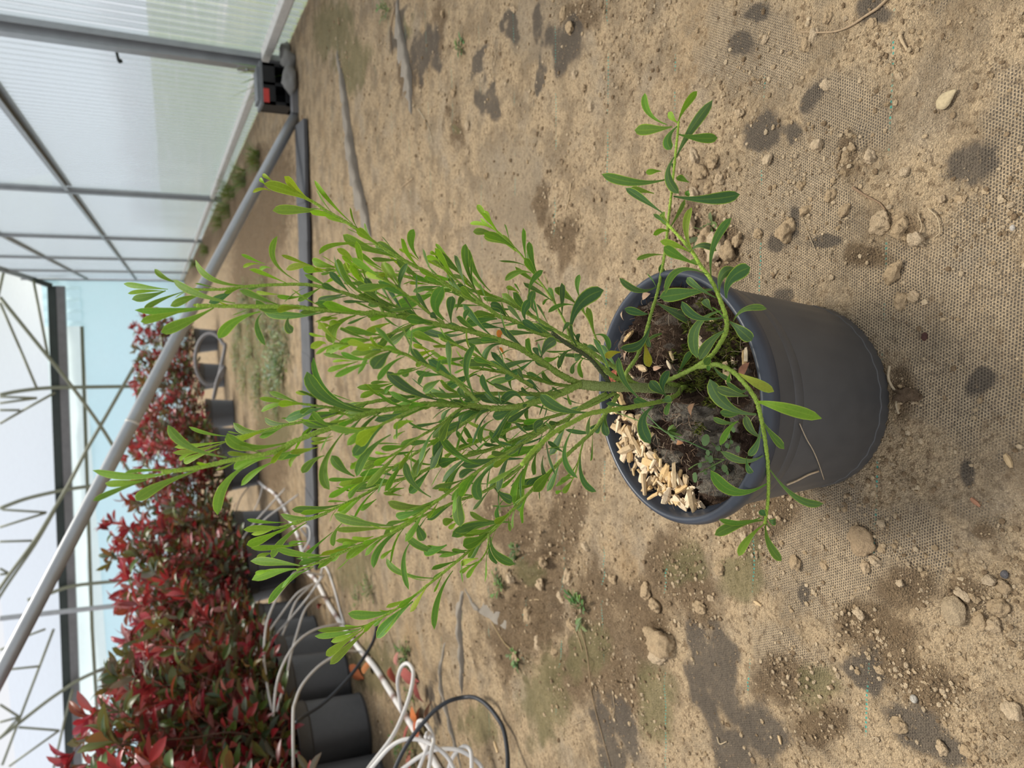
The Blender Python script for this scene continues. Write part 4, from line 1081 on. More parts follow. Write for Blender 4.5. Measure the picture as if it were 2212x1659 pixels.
for i, (x, y) in enumerate(((610, 800), (600, 760), (585, 830), (560, 800), (545, 760), (530, 820), (520, 720), (575, 720), (600, 690), (545, 690), (515, 770), (622, 745), (560, 860), (535, 650), (600, 860), (575, 640))):
    weed('weed_clump', x, y, 34, .19, .08, GG, 'grey-green weed clump in the patch on the bare ground behind the shrub', 'weeds in the patch behind the shrub', .011, 40 + i)
weed('weed_clump', 608, 800, 26, .13, .13, [(.20, .30, .17), (.26, .34, .22)], 'silvery green weed clump, the palest of the patch behind the shrub', None, .014, 90)
BG = [(.13, .21, .06), (.17, .25, .08), (.10, .17, .06)]
for (x, y, n, R, h, lab) in ((880, 1415, 22, .06, .04, 'bright feathery green weed behind the tall white loop'), (870, 1600, 10, .06, .05, 'toothed green weed between the pots and the coiled tubes'), (895, 1625, 8, .05, .04, 'small green weed among the coiled tubes'), (893, 1500, 8, .03, .03, 'dark green weed inside the tall white loop'),
                              (800, 1265, 14, .07, .05, 'pale green weed right of the white pipe'), (775, 1300, 8, .05, .05, 'thin grassy weed right of the white pipe'), (1113, 1190, 5, .022, .02, 'small round-leaved weed in the brown soil patch'), (1072, 1270, 8, .03, .02, 'small grey-green weed at the far edge of the brown soil'), (1258, 1318, 7, .026, .02, 'little bright seedling at the near side of the brown soil'), (1110, 1415, 6, .02, .015, 'yellow-green seedling at the left end of the brown soil'),
                              (990, 105, 4, .03, .02, 'tiny green sprout on the sandy cover near the clear wall'), (1520, 500, 6, .02, .01, 'tiny pale sprout between the clods right of the pot'), (835, 20, 7, .04, .04, 'small weed at the near end of the short fold')):
    weed('weed_seedling', x, y, n, R, h, BG, lab, None, .0062, int(x))

# ------------------------------------------------------------------ clods, twigs and crumbs on the near floor
M_soil = tinted('dry_soil', .97, 330, .5, 1.0, .003, .1)
CL = [(1500, 487, 20), (1528, 520, 26), (1556, 530, 28), (1580, 545, 20), (1500, 340, 16), (1512, 372, 18), (1540, 350, 14), (1555, 388, 14), (1530, 405, 12), (1548, 430, 14), (1590, 355, 11), (1500, 420, 14), (1600, 520, 14), (1640, 505, 11),
      (1598, 245, 13), (1700, 498, 24), (1768, 315, 14), (1830, 342, 14), (1882, 340, 15), (1825, 455, 14), (1795, 423, 13), (1905, 483, 26), (1950, 495, 20), (1985, 518, 18), (1730, 400, 10), (1785, 183, 12), (1887, 50, 11), (1925, 150, 9), (1945, 165, 9), (1742, 455, 11), (1660, 345, 14), (1800, 390, 7),
      (1760, 75, 12), (1745, 95, 12), (1792, 40, 12), (2035, 430, 10), (2075, 430, 10), (1955, 372, 12), (1850, 320, 9), (1655, 85, 8), (1930, 590, 22), (1948, 645, 10), (1972, 640, 14), (1945, 650, 14), (1903, 1130, 10), (1905, 1187, 9), (1892, 1212, 13), (1720, 1215, 15), (1780, 1220, 9), (1870, 1225, 12),
      (2000, 1240, 8), (2140, 1252, 14), (2172, 1268, 17), (2085, 1280, 14), (2120, 1340, 16), (2160, 1310, 22), (2150, 1350, 20), (2110, 1290, 10), (1950, 1258, 8), (2058, 1378, 10), (1862, 1322, 12), (1903, 1445, 10), (1945, 1565, 18), (2038, 1615, 16), (2095, 1625, 14), (2190, 1530, 20), (1440, 1385, 34), (1432, 1410, 24), (1405, 1275, 18), (1425, 1305, 16),
      (1160, 1265, 16), (1172, 1215, 12), (1200, 1290, 14), (1130, 1330, 16), (1150, 1390, 16), (1180, 1340, 12), (1110, 1420, 12), (1220, 1250, 16), (1190, 1410, 12), (1100, 1250, 14), (1580, 1190, 12), (1610, 1160, 12), (1560, 1230, 13), (1520, 1310, 12), (1540, 1290, 10), (1330, 1250, 12), (1270, 1180, 12), (1230, 1350, 14), (1010, 270, 10), (980, 200, 8), (920, 270, 9), (1010, 330, 8), (1050, 380, 8), (1240, 160, 10), (1260, 190, 9), (1275, 230, 9), (1230, 60, 14), (1215, 30, 12), (1110, 20, 9), (960, 30, 9)]
rnd = random.Random(21); cvar = []
for i in range(7):
    m = MB(); m.lump((0, 0, .2), 1, 4, 30 + i, .27, (1.15, .95, .62), 1.25, rnd.choice([(.56, .42, .265), (.50, .365, .22), (.60, .46, .30)])); me_o = m.build('soil_clod', M_soil); cvar.append(me_o)
for i, (x, y, r) in enumerate(CL):
    p = on_z(x, y, 0); d = depth(p); R = r * d / F_PX * .92; o_ = cvar[i] if i < 7 else cvar[i % 7].copy()
    if i >= 7: C.objects.link(o_)
    o_.location = (p.x, p.y, gz(p.x, p.y) + R * .05); o_.rotation_euler = (rnd.uniform(-.3, .3), rnd.uniform(-.3, .3), rnd.uniform(0, 6.28)); o_.scale = (R * rnd.uniform(.85, 1.2), R * rnd.uniform(.8, 1.1), R * rnd.uniform(.8, 1.15))
    tag(o_, 'dry crumbly clod of tan soil lying on the woven ground cover', 'clod', 'soil clods on the ground cover')
def big_lump(x, y, r, sq, seed, col, name, label, cat, mat=None, amp=.22, rot=0):
    p = on_z(x, y, 0); R = r * depth(p) / F_PX; m = MB(); m.lump((0, 0, 0), R, 4, seed, amp, sq, 1.4, col); o_ = m.build(name, mat or M_soil); o_.location = (p.x, p.y, gz(p.x, p.y) + R * sq[2] * .55); o_.rotation_euler = (0, 0, rot); tag(o_, label, cat)
big_lump(1863, 1168, 32, (1.0, .9, .42), 3, (.46, .33, .20), 'soil_clod', 'largest flat cracked clod, left of the front of the pot', 'clod', amp=.16)
big_lump(2066, 1316, 30, (1.1, .85, .42), 4, (.50, .38, .24), 'soil_clod', 'largest smooth pale clod near the lower left clods', 'clod', amp=.10)
big_lump(1980, 1507, 9, (1, .9, .7), 6, (.55, .50, .42), 'pebble', 'small round whitish pebble by itself on the sand', 'pebble', amp=.06)
big_lump(1997, 727, 8, (1.1, .8, .6), 7, (.12, .06, .05), 'pebble', 'small dark red pebble in front of the pot', 'pebble', amp=.06)
big_lump(2172, 1240, 9, (1, .9, .6), 8, (.16, .15, .15), 'pebble', 'small dark grey pebble beside the lower left clods', 'pebble', amp=.08)
big_lump(2188, 492, 7, (1, .8, .6), 9, (.62, .56, .48), 'pebble', 'tiny white pebble near the edge right of the pot', 'pebble', amp=.08)
big_lump(1968, 852, 24, (.6, 1.2, .5), 10, (.16, .11, .07), 'soil_clod', 'dark crumbly lump of soil just in front of the pot', 'clod', amp=.3)
# crumbs nobody could count
def crumbs(n=26000):
    rs = np.random.RandomState(4); px = 690 + 1540 * rs.rand(n * 3); py = -10 + 1680 * rs.rand(n * 3)
    P = np.array([ray(a, b_) for a, b_ in zip(px, py)]); t = -CAM_H / P[:, 2]; G = CAM + P * t[:, None]
    h, R, Gm, B, A, cl = soil(G[:, 0], G[:, 1]); clump = fbm(G[:, 0] * 13, G[:, 1] * 13, 88, 4)
    keep = (rs.rand(n * 3) < np.clip((clump - .34) * 3.4, .08, 1) * (.5 + Gm) * (1 - .75 * R)) & (np.hypot(G[:, 0] + .0715, G[:, 1] - .459) > .094) & (G[:, 0] < 1.05)
    G, h, D = G[keep][:n], h[keep][:n], t[keep][:n]; k = len(G)
    V, Fc = ICO[1]; V = np.array([list(v) for v in V]); Fc = np.array(Fc)
    sz = (.0005 + .0020 * rs.rand(k) ** 5) * (.6 + .75 * D)
    vv = V[None] * (1 + .5 * (rs.rand(k, 12, 1) - .5)) * sz[:, None, None] * np.array([1, 1, .75]) * (.75 + .5 * rs.rand(k, 1, 3)) + np.stack([G[:, 0], G[:, 1], h + sz * .3], 1)[:, None]
    pal = np.array([(.54, .405, .25), (.47, .34, .20), (.62, .48, .31), (.33, .235, .14), (.52, .40, .26), (.26, .18, .105)]); cc = np.repeat(pal[rs.randint(0, 6, k)], 12, 0)
    m = MB(); m.v = [Vector(v) for v in vv.reshape(-1, 3)]; m.col = [tuple(c) for c in cc]; m.f = [tuple(q) for q in (Fc[None] + (np.arange(k) * 12)[:, None, None]).reshape(-1, 3)]
    o_ = m.build('soil_crumbs', M_soil, smooth=False); tag(o_, 'fine crumbs of dry soil scattered over the ground cover', 'soil', None, 'stuff')
crumbs()
def twig(pts, r, col, label, name='twig', taper=.5, lift=.0, cat='twig'):
    P = []
    for x, y in pts:
        p = on_z(x, y, 0); P.append(Vector((p.x, p.y, gz(p.x, p.y) + r * .9 + lift)))
    P = smooth_path(P, 5); n = len(P); rr = random.Random(len(label)); m = MB(); m.tube(P, [r * (1 - taper * i / n) for i in range(n)], 6, col, True, .15, rr); o_ = m.build(name, M_debris); tag(o_, label, cat); return o_
TW = (.34, .24, .14)
twig([(1922, -2), (1898, 20), (1870, 38), (1838, 58), (1800, 70), (1732, 70)], .0014, (.36, .26, .16), 'longest curved dry twig right of the pot')
twig([(1845, 405), (1870, 422), (1900, 438), (1915, 455)], .0011, (.27, .18, .11), 'short dark twig between the clods right of the pot')
twig([(1950, 78), (1955, 92), (1965, 110)], .0016, (.48, .36, .22), 'straight straw-coloured stick near the longest twig')
twig([(2008, 450), (2028, 470), (2034, 500), (2022, 512)], .0006, (.45, .35, .22), 'thin pale root curling beside the clods', 'root', .3, .002, 'root')
twig([(1985, 460), (1996, 490), (1990, 515), (2005, 527)], .0006, (.42, .32, .2), 'hair-thin root under the clods right of the pot', 'root', .3, .002, 'root')
twig([(1925, 790), (1922, 815), (1930, 835), (1942, 850), (1941, 875), (1948, 893)], .0012, (.44, .35, .23), 'dry stringy root lying against the front of the pot', 'root', .3, .001, 'root')
twig([(1735, 470), (1745, 500), (1770, 560)], .0005, (.40, .31, .20), 'hair-thin root right of the pot rim', 'root', .3, 0, 'root')
twig([(1262, 1355), (1275, 1400), (1285, 1450), (1283, 1500), (1295, 1560), (1320, 1655)], .0012, (.30, .21, .12), 'longest dry stem on the ground at the far left')
twig([(1238, 1355), (1255, 1385), (1270, 1430)], .0014, (.32, .23, .13), 'short bent stem beside the longest stem on the left')
twig([(1262, 1555), (1235, 1568), (1210, 1572)], .0008, (.38, .29, .18), 'pale forked twig tip on the mossy patch')
twig([(1325, 1490), (1330, 1530), (1326, 1555)], .0007, (.38, .28, .17), 'thin dry stem on the sandy patch at the left')
twig([(1130, 1300), (1150, 1298), (1163, 1308)], .0010, (.45, .34, .2), 'thin pale stem on the brown soil')
twig([(1060, 1345), (1085, 1390), (1112, 1415)], .0014, (.34, .25, .13), 'long straight stem across the edge of the brown soil')
twig([(860, 5), (850, 40), (845, 75), (850, 120)], .0018, (.30, .21, .13), 'brown stem beside the short fold')
twig([(905, 235), (925, 270), (935, 310)], .0012, (.46, .38, .26), 'two-coloured dry stem lying on the sand by the long fold')
twig([(892, 385), (880, 395), (868, 405)], .0016, (.45, .33, .2), 'short pale stick beside the long fold')
twig([(1232, 395), (1228, 430), (1222, 455)], .0012, (.50, .37, .22), 'thin pale stick on the brown crumbs above the pot')
twig([(1555, 1590), (1560, 1605), (1575, 1600)], .0008, (.45, .35, .22), 'tiny forked root on the dark fabric', 'root', .3, .001, 'root')
twig([(655, 250), (662, 320), (668, 400), (672, 470)], .0035, (.33, .22, .13), 'long brown stem lying along the dark strip')
def seed_():
    p = on_z(2050, 215, 0); z = gz(p.x, p.y); e = on_z(2073, 195, 0); f = on_z(2030, 236, 0); m = MB(); d = (e - f); s_ = Vector((-d.y, d.x, 0)).normalized()
    m.leaf(Vector((e.x, e.y, z + .0035)), Vector((p.x, p.y, z + .0045)), Vector((f.x, f.y, z + .003)), .0115, s_, (.45, .36, .22), 10, -.22, ([0, .08, .25, .55, .8, .93, 1], [.15, .25, .62, 1, .95, .65, .1]))
    o_ = m.build('seed', M_debris); md = o_.modifiers.new('thick', 'SOLIDIFY'); md.thickness = .0016; tag(o_, 'flat pale tear-shaped seed lying on the ground cover', 'seed')
seed_()
M_wood = tinted('pale_wood', .75, 260, .28, .5, .0008, .2)
def chip_mesh(m, c, L, wd, th, rot, col, rr):
    b0 = len(m.v); n = 4
    for i in range(n):
        x = (i / (n - 1) - .5) * L; k = (1, 1, 1, .85)[i] if rr.random() < .6 else (.5, .9, 1, .6)[i]
        for (u, v) in ((-.5, -.5), (.5, -.5), (.55, .1), (.1, .55), (-.5, .4)):
            m.v.append(Vector(c) + rot @ Vector((x + rr.uniform(-.06, .06) * L, u * wd * k + rr.uniform(-.06, .06) * wd, v * th * k)))
    m._col(5 * n, col)
    for i in range(n - 1):
        for k in range(5): m.f.append((b0 + i * 5 + k, b0 + i * 5 + (k + 1) % 5, b0 + i * 5 + 5 + (k + 1) % 5, b0 + i * 5 + 5 + k))
    m.f.append(tuple(b0 + k for k in range(5))[::-1]); m.f.append(tuple(b0 + 5 * (n - 1) + k for k in range(5)))
for (x, y, L, a, lab) in ((1688, 1597, .0085, .4, 'small pale wood chip on the dark bare fabric at the left'), (1640, 1303, .010, 1.5, 'thin pale wood splinter on the brown soil left of the pot'), (1832, 922, .008, 1.2, 'small pale wood splinter by the foot of the pot'), (2178, 995, .010, .5, 'pale wood chip in front of the pot, nearest the camera'), (2108, 1085, .008, 1.0, 'reddish flake of wood in front of the pot'), (1075, 1612, .022, .9, 'pale stick under the black cable')):
    p = on_z(x, y, 0); m = MB(); rr = random.Random(x); chip_mesh(m, (p.x, p.y, gz(p.x, p.y) + .0015), L, L * .4, L * .25, Matrix.Rotation(a, 3, 'Z'), (.50, .36, .20) if 'reddish' not in lab else (.34, .17, .10), rr); tag(m.build('wood_chip', M_wood, None, False), lab, 'wood chip')

# ------------------------------------------------------------------ the potted shrub
PC = Vector((-.0696, .4546, 0)); ZS = .1580; LEAN = .060
shrub = empty('potted_shrub', PC, 'green narrow-leaved shrub in a charcoal plastic pot standing on sandy ground cover', 'potted plant')
m = MB()
def scal(r, z, a):
    if z < .0135 and r > .08: r = r * (1 + .012 * math.cos(18 * a) ** 2); z = z + (.0030 * max(0, math.cos(36 * a)) if z < .002 else 0)
    return r, z
m.lathe([(0, .006), (.078, .006), (.080, .0005), (.0838, .0008), (.0846, .006), (.0847, .0122), (.0842, .0130), (.0940, .112), (.0938, .1128), (.0948, .1148), (.0957, .1230), (.0954, .1240), (.0963, .1258), (.0990, .1480),
         (.0990, .151)], 144, PC, scal)
for v in m.v: v.x += (v.z - .165) * LEAN
pot = m.build('pot', M_pot, shrub); md = pot.modifiers.new('edge', 'EDGE_SPLIT'); md.split_angle = .5
m = MB(); m.lathe([(.0988, .1480), (.1035, .1482), (.1056, .1505), (.1066, .1560), (.1060, .1612), (.1038, .1646), (.1016, .1652), (.0998, .1640), (.0990, .1605), (.0975, .1580), (.0968, .154), (.0948, .1525), (.0942, .148), (.0924, .1465), (.0916, .138), (.0900, .136), (.0890, .12)], 128, PC)
for v in m.v: v.x += (v.z - .165) * LEAN
rim = m.build('rim', M_rim, pot); rim.location = (0, 0, 0)
def soil_disc():
    m = MB(); nr, na = 70, 230
    def hz(x, y):
        v = Vector((x * 45, y * 45, 2)); return .010 * mnoise.noise(v) + .006 * mnoise.noise(v * 2.7) + .0045 * mnoise.noise(v * 7) + .003 * mnoise.noise(v * 16) + .0015 * mnoise.noise(v * 31)
    for i in range(nr + 1):
        r = .0950 * (i / nr) ** .8
        for k in range(na):
            a = 2 * math.pi * k / na; x, y = r * math.cos(a), r * math.sin(a); h = hz(x, y) * 1.1 - .004 - (.010 * max(0, (i / nr - .90) / .10))
            q = mnoise.noise(Vector((x * 30, y * 30, 9))); gq = mnoise.noise(Vector((x * 70, y * 70, 4)))
            c = (.036, .021, .014) if q < .02 else (.075, .047, .030)
            if x > -.01 and gq > .25: c = (.14, .11, .085)
            if -.075 < x < -.005 and abs(y) < .07 and q > -.1: c = (.22, .19, .15) if gq > -.1 else (.09, .075, .06)
            m.v.append(PC + Vector((x, y, ZS + h))); m.col.append(c)
    for i in range(nr):
        for k in range(na):
            k2 = (k + 1) % na; m.f.append((i * na + k, (i + 1) * na + k, (i + 1) * na + k2, i * na + k2))
    return m.build('potting_soil', M_peat, shrub), hz
psoil, soil_h = soil_disc()
def soil_z(x, y):
    return ZS + soil_h(x - PC.x, y - PC.y) * 1.1 - .004
def on_soil(px, py):
    p = on_z(px, py, ZS)
    for _ in range(3): p = on_z(px, py, soil_z(p.x, p.y))
    return p
mo = MB(); rnd = random.Random(9)
for (x, y, rx, n) in ((1480, 775, 34, 420), (1570, 740, 34, 420), (1540, 800, 38, 480), (1500, 820, 30, 300), (1480, 705, 16, 120), (1540, 695, 20, 160), (1520, 655, 12, 70), (1510, 925, 14, 100), (1535, 870, 14, 90), (1570, 790, 22, 180)):
    for k in range(n):
        a, r = rnd.uniform(0, 6.28), rx * rnd.random() ** .55; p = on_soil(x + r * math.cos(a), y + r * math.sin(a))
        if (p - Vector((PC.x, PC.y, p.z))).length > .092: continue
        c = rnd.choice([(.085, .105, .015), (.115, .13, .02), (.155, .16, .028), (.06, .07, .015)]); h = rnd.uniform(.002, .0045); d = Vector((rnd.uniform(-1, 1), rnd.uniform(-1, 1), 1.4)).normalized(); b0 = len(mo.v); o1 = d.orthogonal().normalized() * .0009; o2 = d.cross(o1)
        mo.v += [p + o1 - d * .001, p - o1 * .5 + o2 * .87 - d * .001, p - o1 * .5 - o2 * .87 - d * .001, p + d * h]; mo._col(4, c); mo.f += [(b0, b0 + 1, b0 + 3), (b0 + 1, b0 + 2, b0 + 3), (b0 + 2, b0, b0 + 3)]
moss = mo.build('moss', M_debris, psoil, False); moss.location = -PC + PC; moss.location = (0, 0, 0) if psoil.location.length < 1e-9 else -psoil.location - PC; moss['kind'] = 'stuff'; moss['label'] = 'green moss on the potting soil'

# wood chips and leaf litter on the soil
CH = []
rnd = random.Random(31)
for (x, y, L, a) in ((1476, 732, .0115, 1.45), (1455, 768, .009, .3), (1449, 788, .010, .9), (1362, 725, .010, 2.2), (1517, 742, .011, .7), (1388, 795, .007, 1.55), (1370, 812, .011, .8), (1542, 692, .007, 1.4), (1616, 765, .013, .1), (1612, 775, .011, .3), (1590, 785, .012, .5), (1577, 810, .014, .2), (1460, 610, .009, 1.3), (1500, 613, .009, 1.0), (1335, 868, .009, 1.0), (1345, 860, .010, .4), (1330, 885, .010, 2.0), (1338, 915, .014, 2.4), (1345, 945, .018, 2.2), (1412, 938, .012, 2.3)):
    CH.append((x, y, L, a))
POLY = [(1326, 900), (1340, 868), (1385, 915), (1425, 960), (1440, 1000), (1478, 1020), (1500, 1055), (1528, 1100), (1490, 1116), (1440, 1098), (1390, 1058), (1350, 1005), (1333, 950)]
def inside(x, y):
    c = False
    for i in range(len(POLY)):
        (x1, y1), (x2, y2) = POLY[i], POLY[i - 1]
        if (y1 > y) != (y2 > y) and x < (x2 - x1) * (y - y1) / (y2 - y1) + x1: c = not c
    return c
while len(CH) < 165:
    x, y = rnd.uniform(1320, 1535), rnd.uniform(865, 1120); p = on_z(x, y, ZS)
    if not inside(x, y) or (p.x - PC.x) ** 2 + (p.y - PC.y) ** 2 > .0905 ** 2: continue
    CH.append((x, y, rnd.choice([.006, .008, .010, .013, .016, .020]), rnd.uniform(0, 3.14)))
WCOL = [(.74, .57, .36), (.66, .48, .26), (.80, .64, .43), (.62, .42, .20), (.70, .55, .37), (.52, .38, .22)]
chips = []
for i in range(24):
    L = [.006, .008, .010, .013, .016, .020][i % 6]; m = MB(); rr = random.Random(100 + i); chip_mesh(m, (0, 0, 0), 1, min(.0080, L * rr.uniform(.25, .6)) / L * rr.uniform(.6, 1), min(.0032, L * rr.uniform(.15, .3)) / L, Matrix.Identity(3), WCOL[i % 6], rr); chips.append(m.build('wood_chip', M_wood, None, False))
for i, (x, y, L, a) in enumerate(CH):
    o_ = chips[i] if i < 24 else chips[(i * 7) % 24].copy()
    if i >= 24: C.objects.link(o_)
    p = on_soil(x, y); o_.location = (p.x, p.y, p.z + .0022 + (.005 * rnd.random() if i > 20 else 0)); o_.rotation_euler = (rnd.uniform(-1.2, 1.2), rnd.uniform(-.30, .30), a); L = [.006, .008, .010, .013, .016, .020][(i if i < 24 else (i * 7) % 24) % 6]; o_.scale = (L, L, L)
    tag(o_, 'pale straw-coloured wood chip lying on the soil in the charcoal pot', 'wood chip', 'wood chips on the potting soil')
for (x, y, L, wd, c, a, lab) in ((1506, 885, .0125, .0085, (.36, .21, .12), 1.2, 'brown dead leaf lying flat near the middle of the potting soil'), (1428, 795, .013, .004, (.40, .25, .17), .2, 'thin pinkish dead leaf beside the yellowing leaf'), (1618, 800, .016, .006, (.28, .13, .08), .9, 'rolled red-brown dead leaf against the front of the pot rim'), (1404, 640, .014, .006, (.36, .24, .16), .3, 'dry brown leaf at the right edge of the potting soil'), (1337, 815, .018, .010, (.30, .09, .05), 1.2, 'red-brown dead leaf behind the trunk at the far rim'), (1478, 955, .009, .004, (.40, .20, .10), .1, 'orange-brown scrap of leaf near the star-leaved seedling'), (1362, 765, .016, .005, (.40, .27, .18), 1.0, 'dry tan leaf beside the curved yellow leaf'), (1355, 678, .012, .004, (.46, .33, .22), 1.4, 'pale dry leaf at the right rear of the potting soil')):
    p = on_soil(x, y) + Vector((0, 0, .004)); d = Vector((math.sin(a), -math.cos(a), .12)) * L; m = MB(); m.leaf(p - d / 2, p + Vector((0, 0, .0022)), p + d / 2, wd, Vector((d.y, -d.x, rnd.uniform(-.004, .004))), c, 8, .35, ELL); tag(m.build('dead_leaf', M_debris), lab, 'leaf')
tw = random.Random(77); fb = MB()
for k in range(1100):
    a, r = tw.uniform(0, 6.28), .092 * tw.random() ** .5; x, y = PC.x + r * math.cos(a), PC.y + r * math.sin(a); p = Vector((x, y, soil_z(x, y) + .001)); b_ = tw.uniform(0, 6.28); L = tw.uniform(.003, .012); d = Vector((math.cos(b_), math.sin(b_), tw.uniform(-.05, .3))) * L
    fb.tube([p, p + d * .5 + Vector((0, 0, .001)), p + d], tw.uniform(.00010, .00030), 4, tw.choice([(.24, .16, .10), (.13, .08, .055), (.36, .28, .19), (.08, .05, .035), (.05, .03, .02)]), False)
fbo = fb.build('peat_fibres', M_debris, psoil); fbo.location = (0, 0, 0); fbo['kind'] = 'stuff'

# seedlings growing in the pot
def seedling(name, label, leaves, stems, z0=.004):
    m = MB(); rr = random.Random(len(label))
    for (x, y, r, h) in leaves:
        p = on_soil(x, y) + Vector((0, 0, z0 + h)); R = r * depth(p) / F_PX; a = rr.uniform(0, 6.28); d = Vector((math.cos(a), math.sin(a), rr.uniform(-.15, .15))) * R
        m.leaf(p - d, p + Vector((0, 0, R * .12)), p + d, R * 1.9, Vector((-d.y, d.x, rr.uniform(-.3, .3) * R)), rr.choice([(.10, .19, .06), (.12, .22, .075), (.085, .165, .06)]), 8, .10, ROUND)
    for pts in stems:
        m.tube(smooth_path([on_soil(x, y) + Vector((0, 0, h)) for x, y, h in pts], 4), .0005, 6, (.16, .24, .06))
    tag(m.build(name, M_weed), label, 'seedling')
seedling('seedling', 'round-leaved seedling with the big kidney leaf, left of the hanging shoot in the pot', [(1541, 948, 14, .004), (1590, 937, 9, .004), (1583, 945, 6, .003), (1566, 966, 7, .003), (1609, 968, 8, .003), (1595, 953, 5, .003), (1583, 961, 6, .002), (1605, 925, 8, .006)], [[(1570, 985, .001), (1562, 970, .004), (1548, 955, .005)], [(1570, 985, .001), (1585, 960, .004), (1590, 940, .005)]])
seedling('seedling', 'taller round-leaved seedling near the front left rim of the pot', [(1522, 1028, 12, .006), (1531, 1002, 6, .005), (1556, 989, 9, .006), (1543, 987, 7, .004), (1555, 1007, 9, .003), (1540, 1018, 6, .004), (1552, 975, 7, .007), (1545, 1000, 5, .002), (1578, 1010, 9, .002), (1583, 1018, 7, .002)], [[(1570, 992, .002), (1545, 1008, .006), (1530, 1018, .008)], [(1570, 992, .002), (1556, 989, .007)], [(1552, 992, .004), (1520, 1000, .006), (1498, 1012, .005)]])
def star():
    m = MB(); p = on_soil(1462, 929) + Vector((0, 0, .010)); rr = random.Random(2)
    for k, (dx, dy, L) in enumerate(((10, -12, 17), (22, -6, 22), (24, 20, 26), (2, 28, 24), (-10, 16, 16), (-16, 0, 14), (8, 12, 12), (-6, -12, 10))):
        t = at_d(1462 + dx, 929 + dy, depth(p) + rr.uniform(-.004, .004)); m.leaf(p, (p + t) / 2 + Vector((0, 0, .0008)), t, .0028 if k != 2 else .0048, (t - p).cross(Vector((0, 0, 1))), (.13, .22, .05), 6, .15, ELL)
    m.tube([on_soil(1470, 935), p], .0006, 6, (.15, .24, .06)); m.tube(smooth_path([on_soil(1340, 885) + Vector((0, 0, .01)), p + Vector((0, 0, .001))], 3), .0005, 6, (.16, .25, .06)); m.tube(smooth_path([on_soil(1410, 882) + Vector((0, 0, .012)), p + Vector((0, 0, .003)), on_soil(1508, 953) + Vector((0, 0, .009)), on_soil(1555, 975) + Vector((0, 0, .008))], 4), .0006, 6, (.10, .19, .06))
    tag(m.build('seedling', M_weed), 'star-leaved seedling with thin stems in the middle left of the potting soil', 'seedling')
star()

def pot_hit(px, py):
    r = ray(px, py); t = .35
    while t < .9:
        p = CAM + r * t; R = .0836 + (.0990 - .0836) * min(1, max(0, p[2] / .148)); cx = PC.x + (p[2] - .165) * LEAN
        if math.hypot(p[0] - cx, p[1] - PC.y) < R and p[2] < .15: break
        t += .0005
    return Vector(CAM + r * (t - .0012))
for pts, r, c, lab in (([(1700, 1047), (1722, 1038), (1745, 1026), (1768, 1018)], .0008, (.55, .42, .27), 'short dry straw stuck to the front of the charcoal pot'), ([(1727, 915), (1742, 948), (1756, 972), (1768, 1000), (1780, 1036)], .0004, (.45, .36, .25), 'hair-thin dry thread clinging to the front of the pot')):
    m = MB(); m.tube(smooth_path([pot_hit(x, y) for x, y in pts], 3), r, 6, c); tag(m.build('straw', M_debris), lab, 'straw')

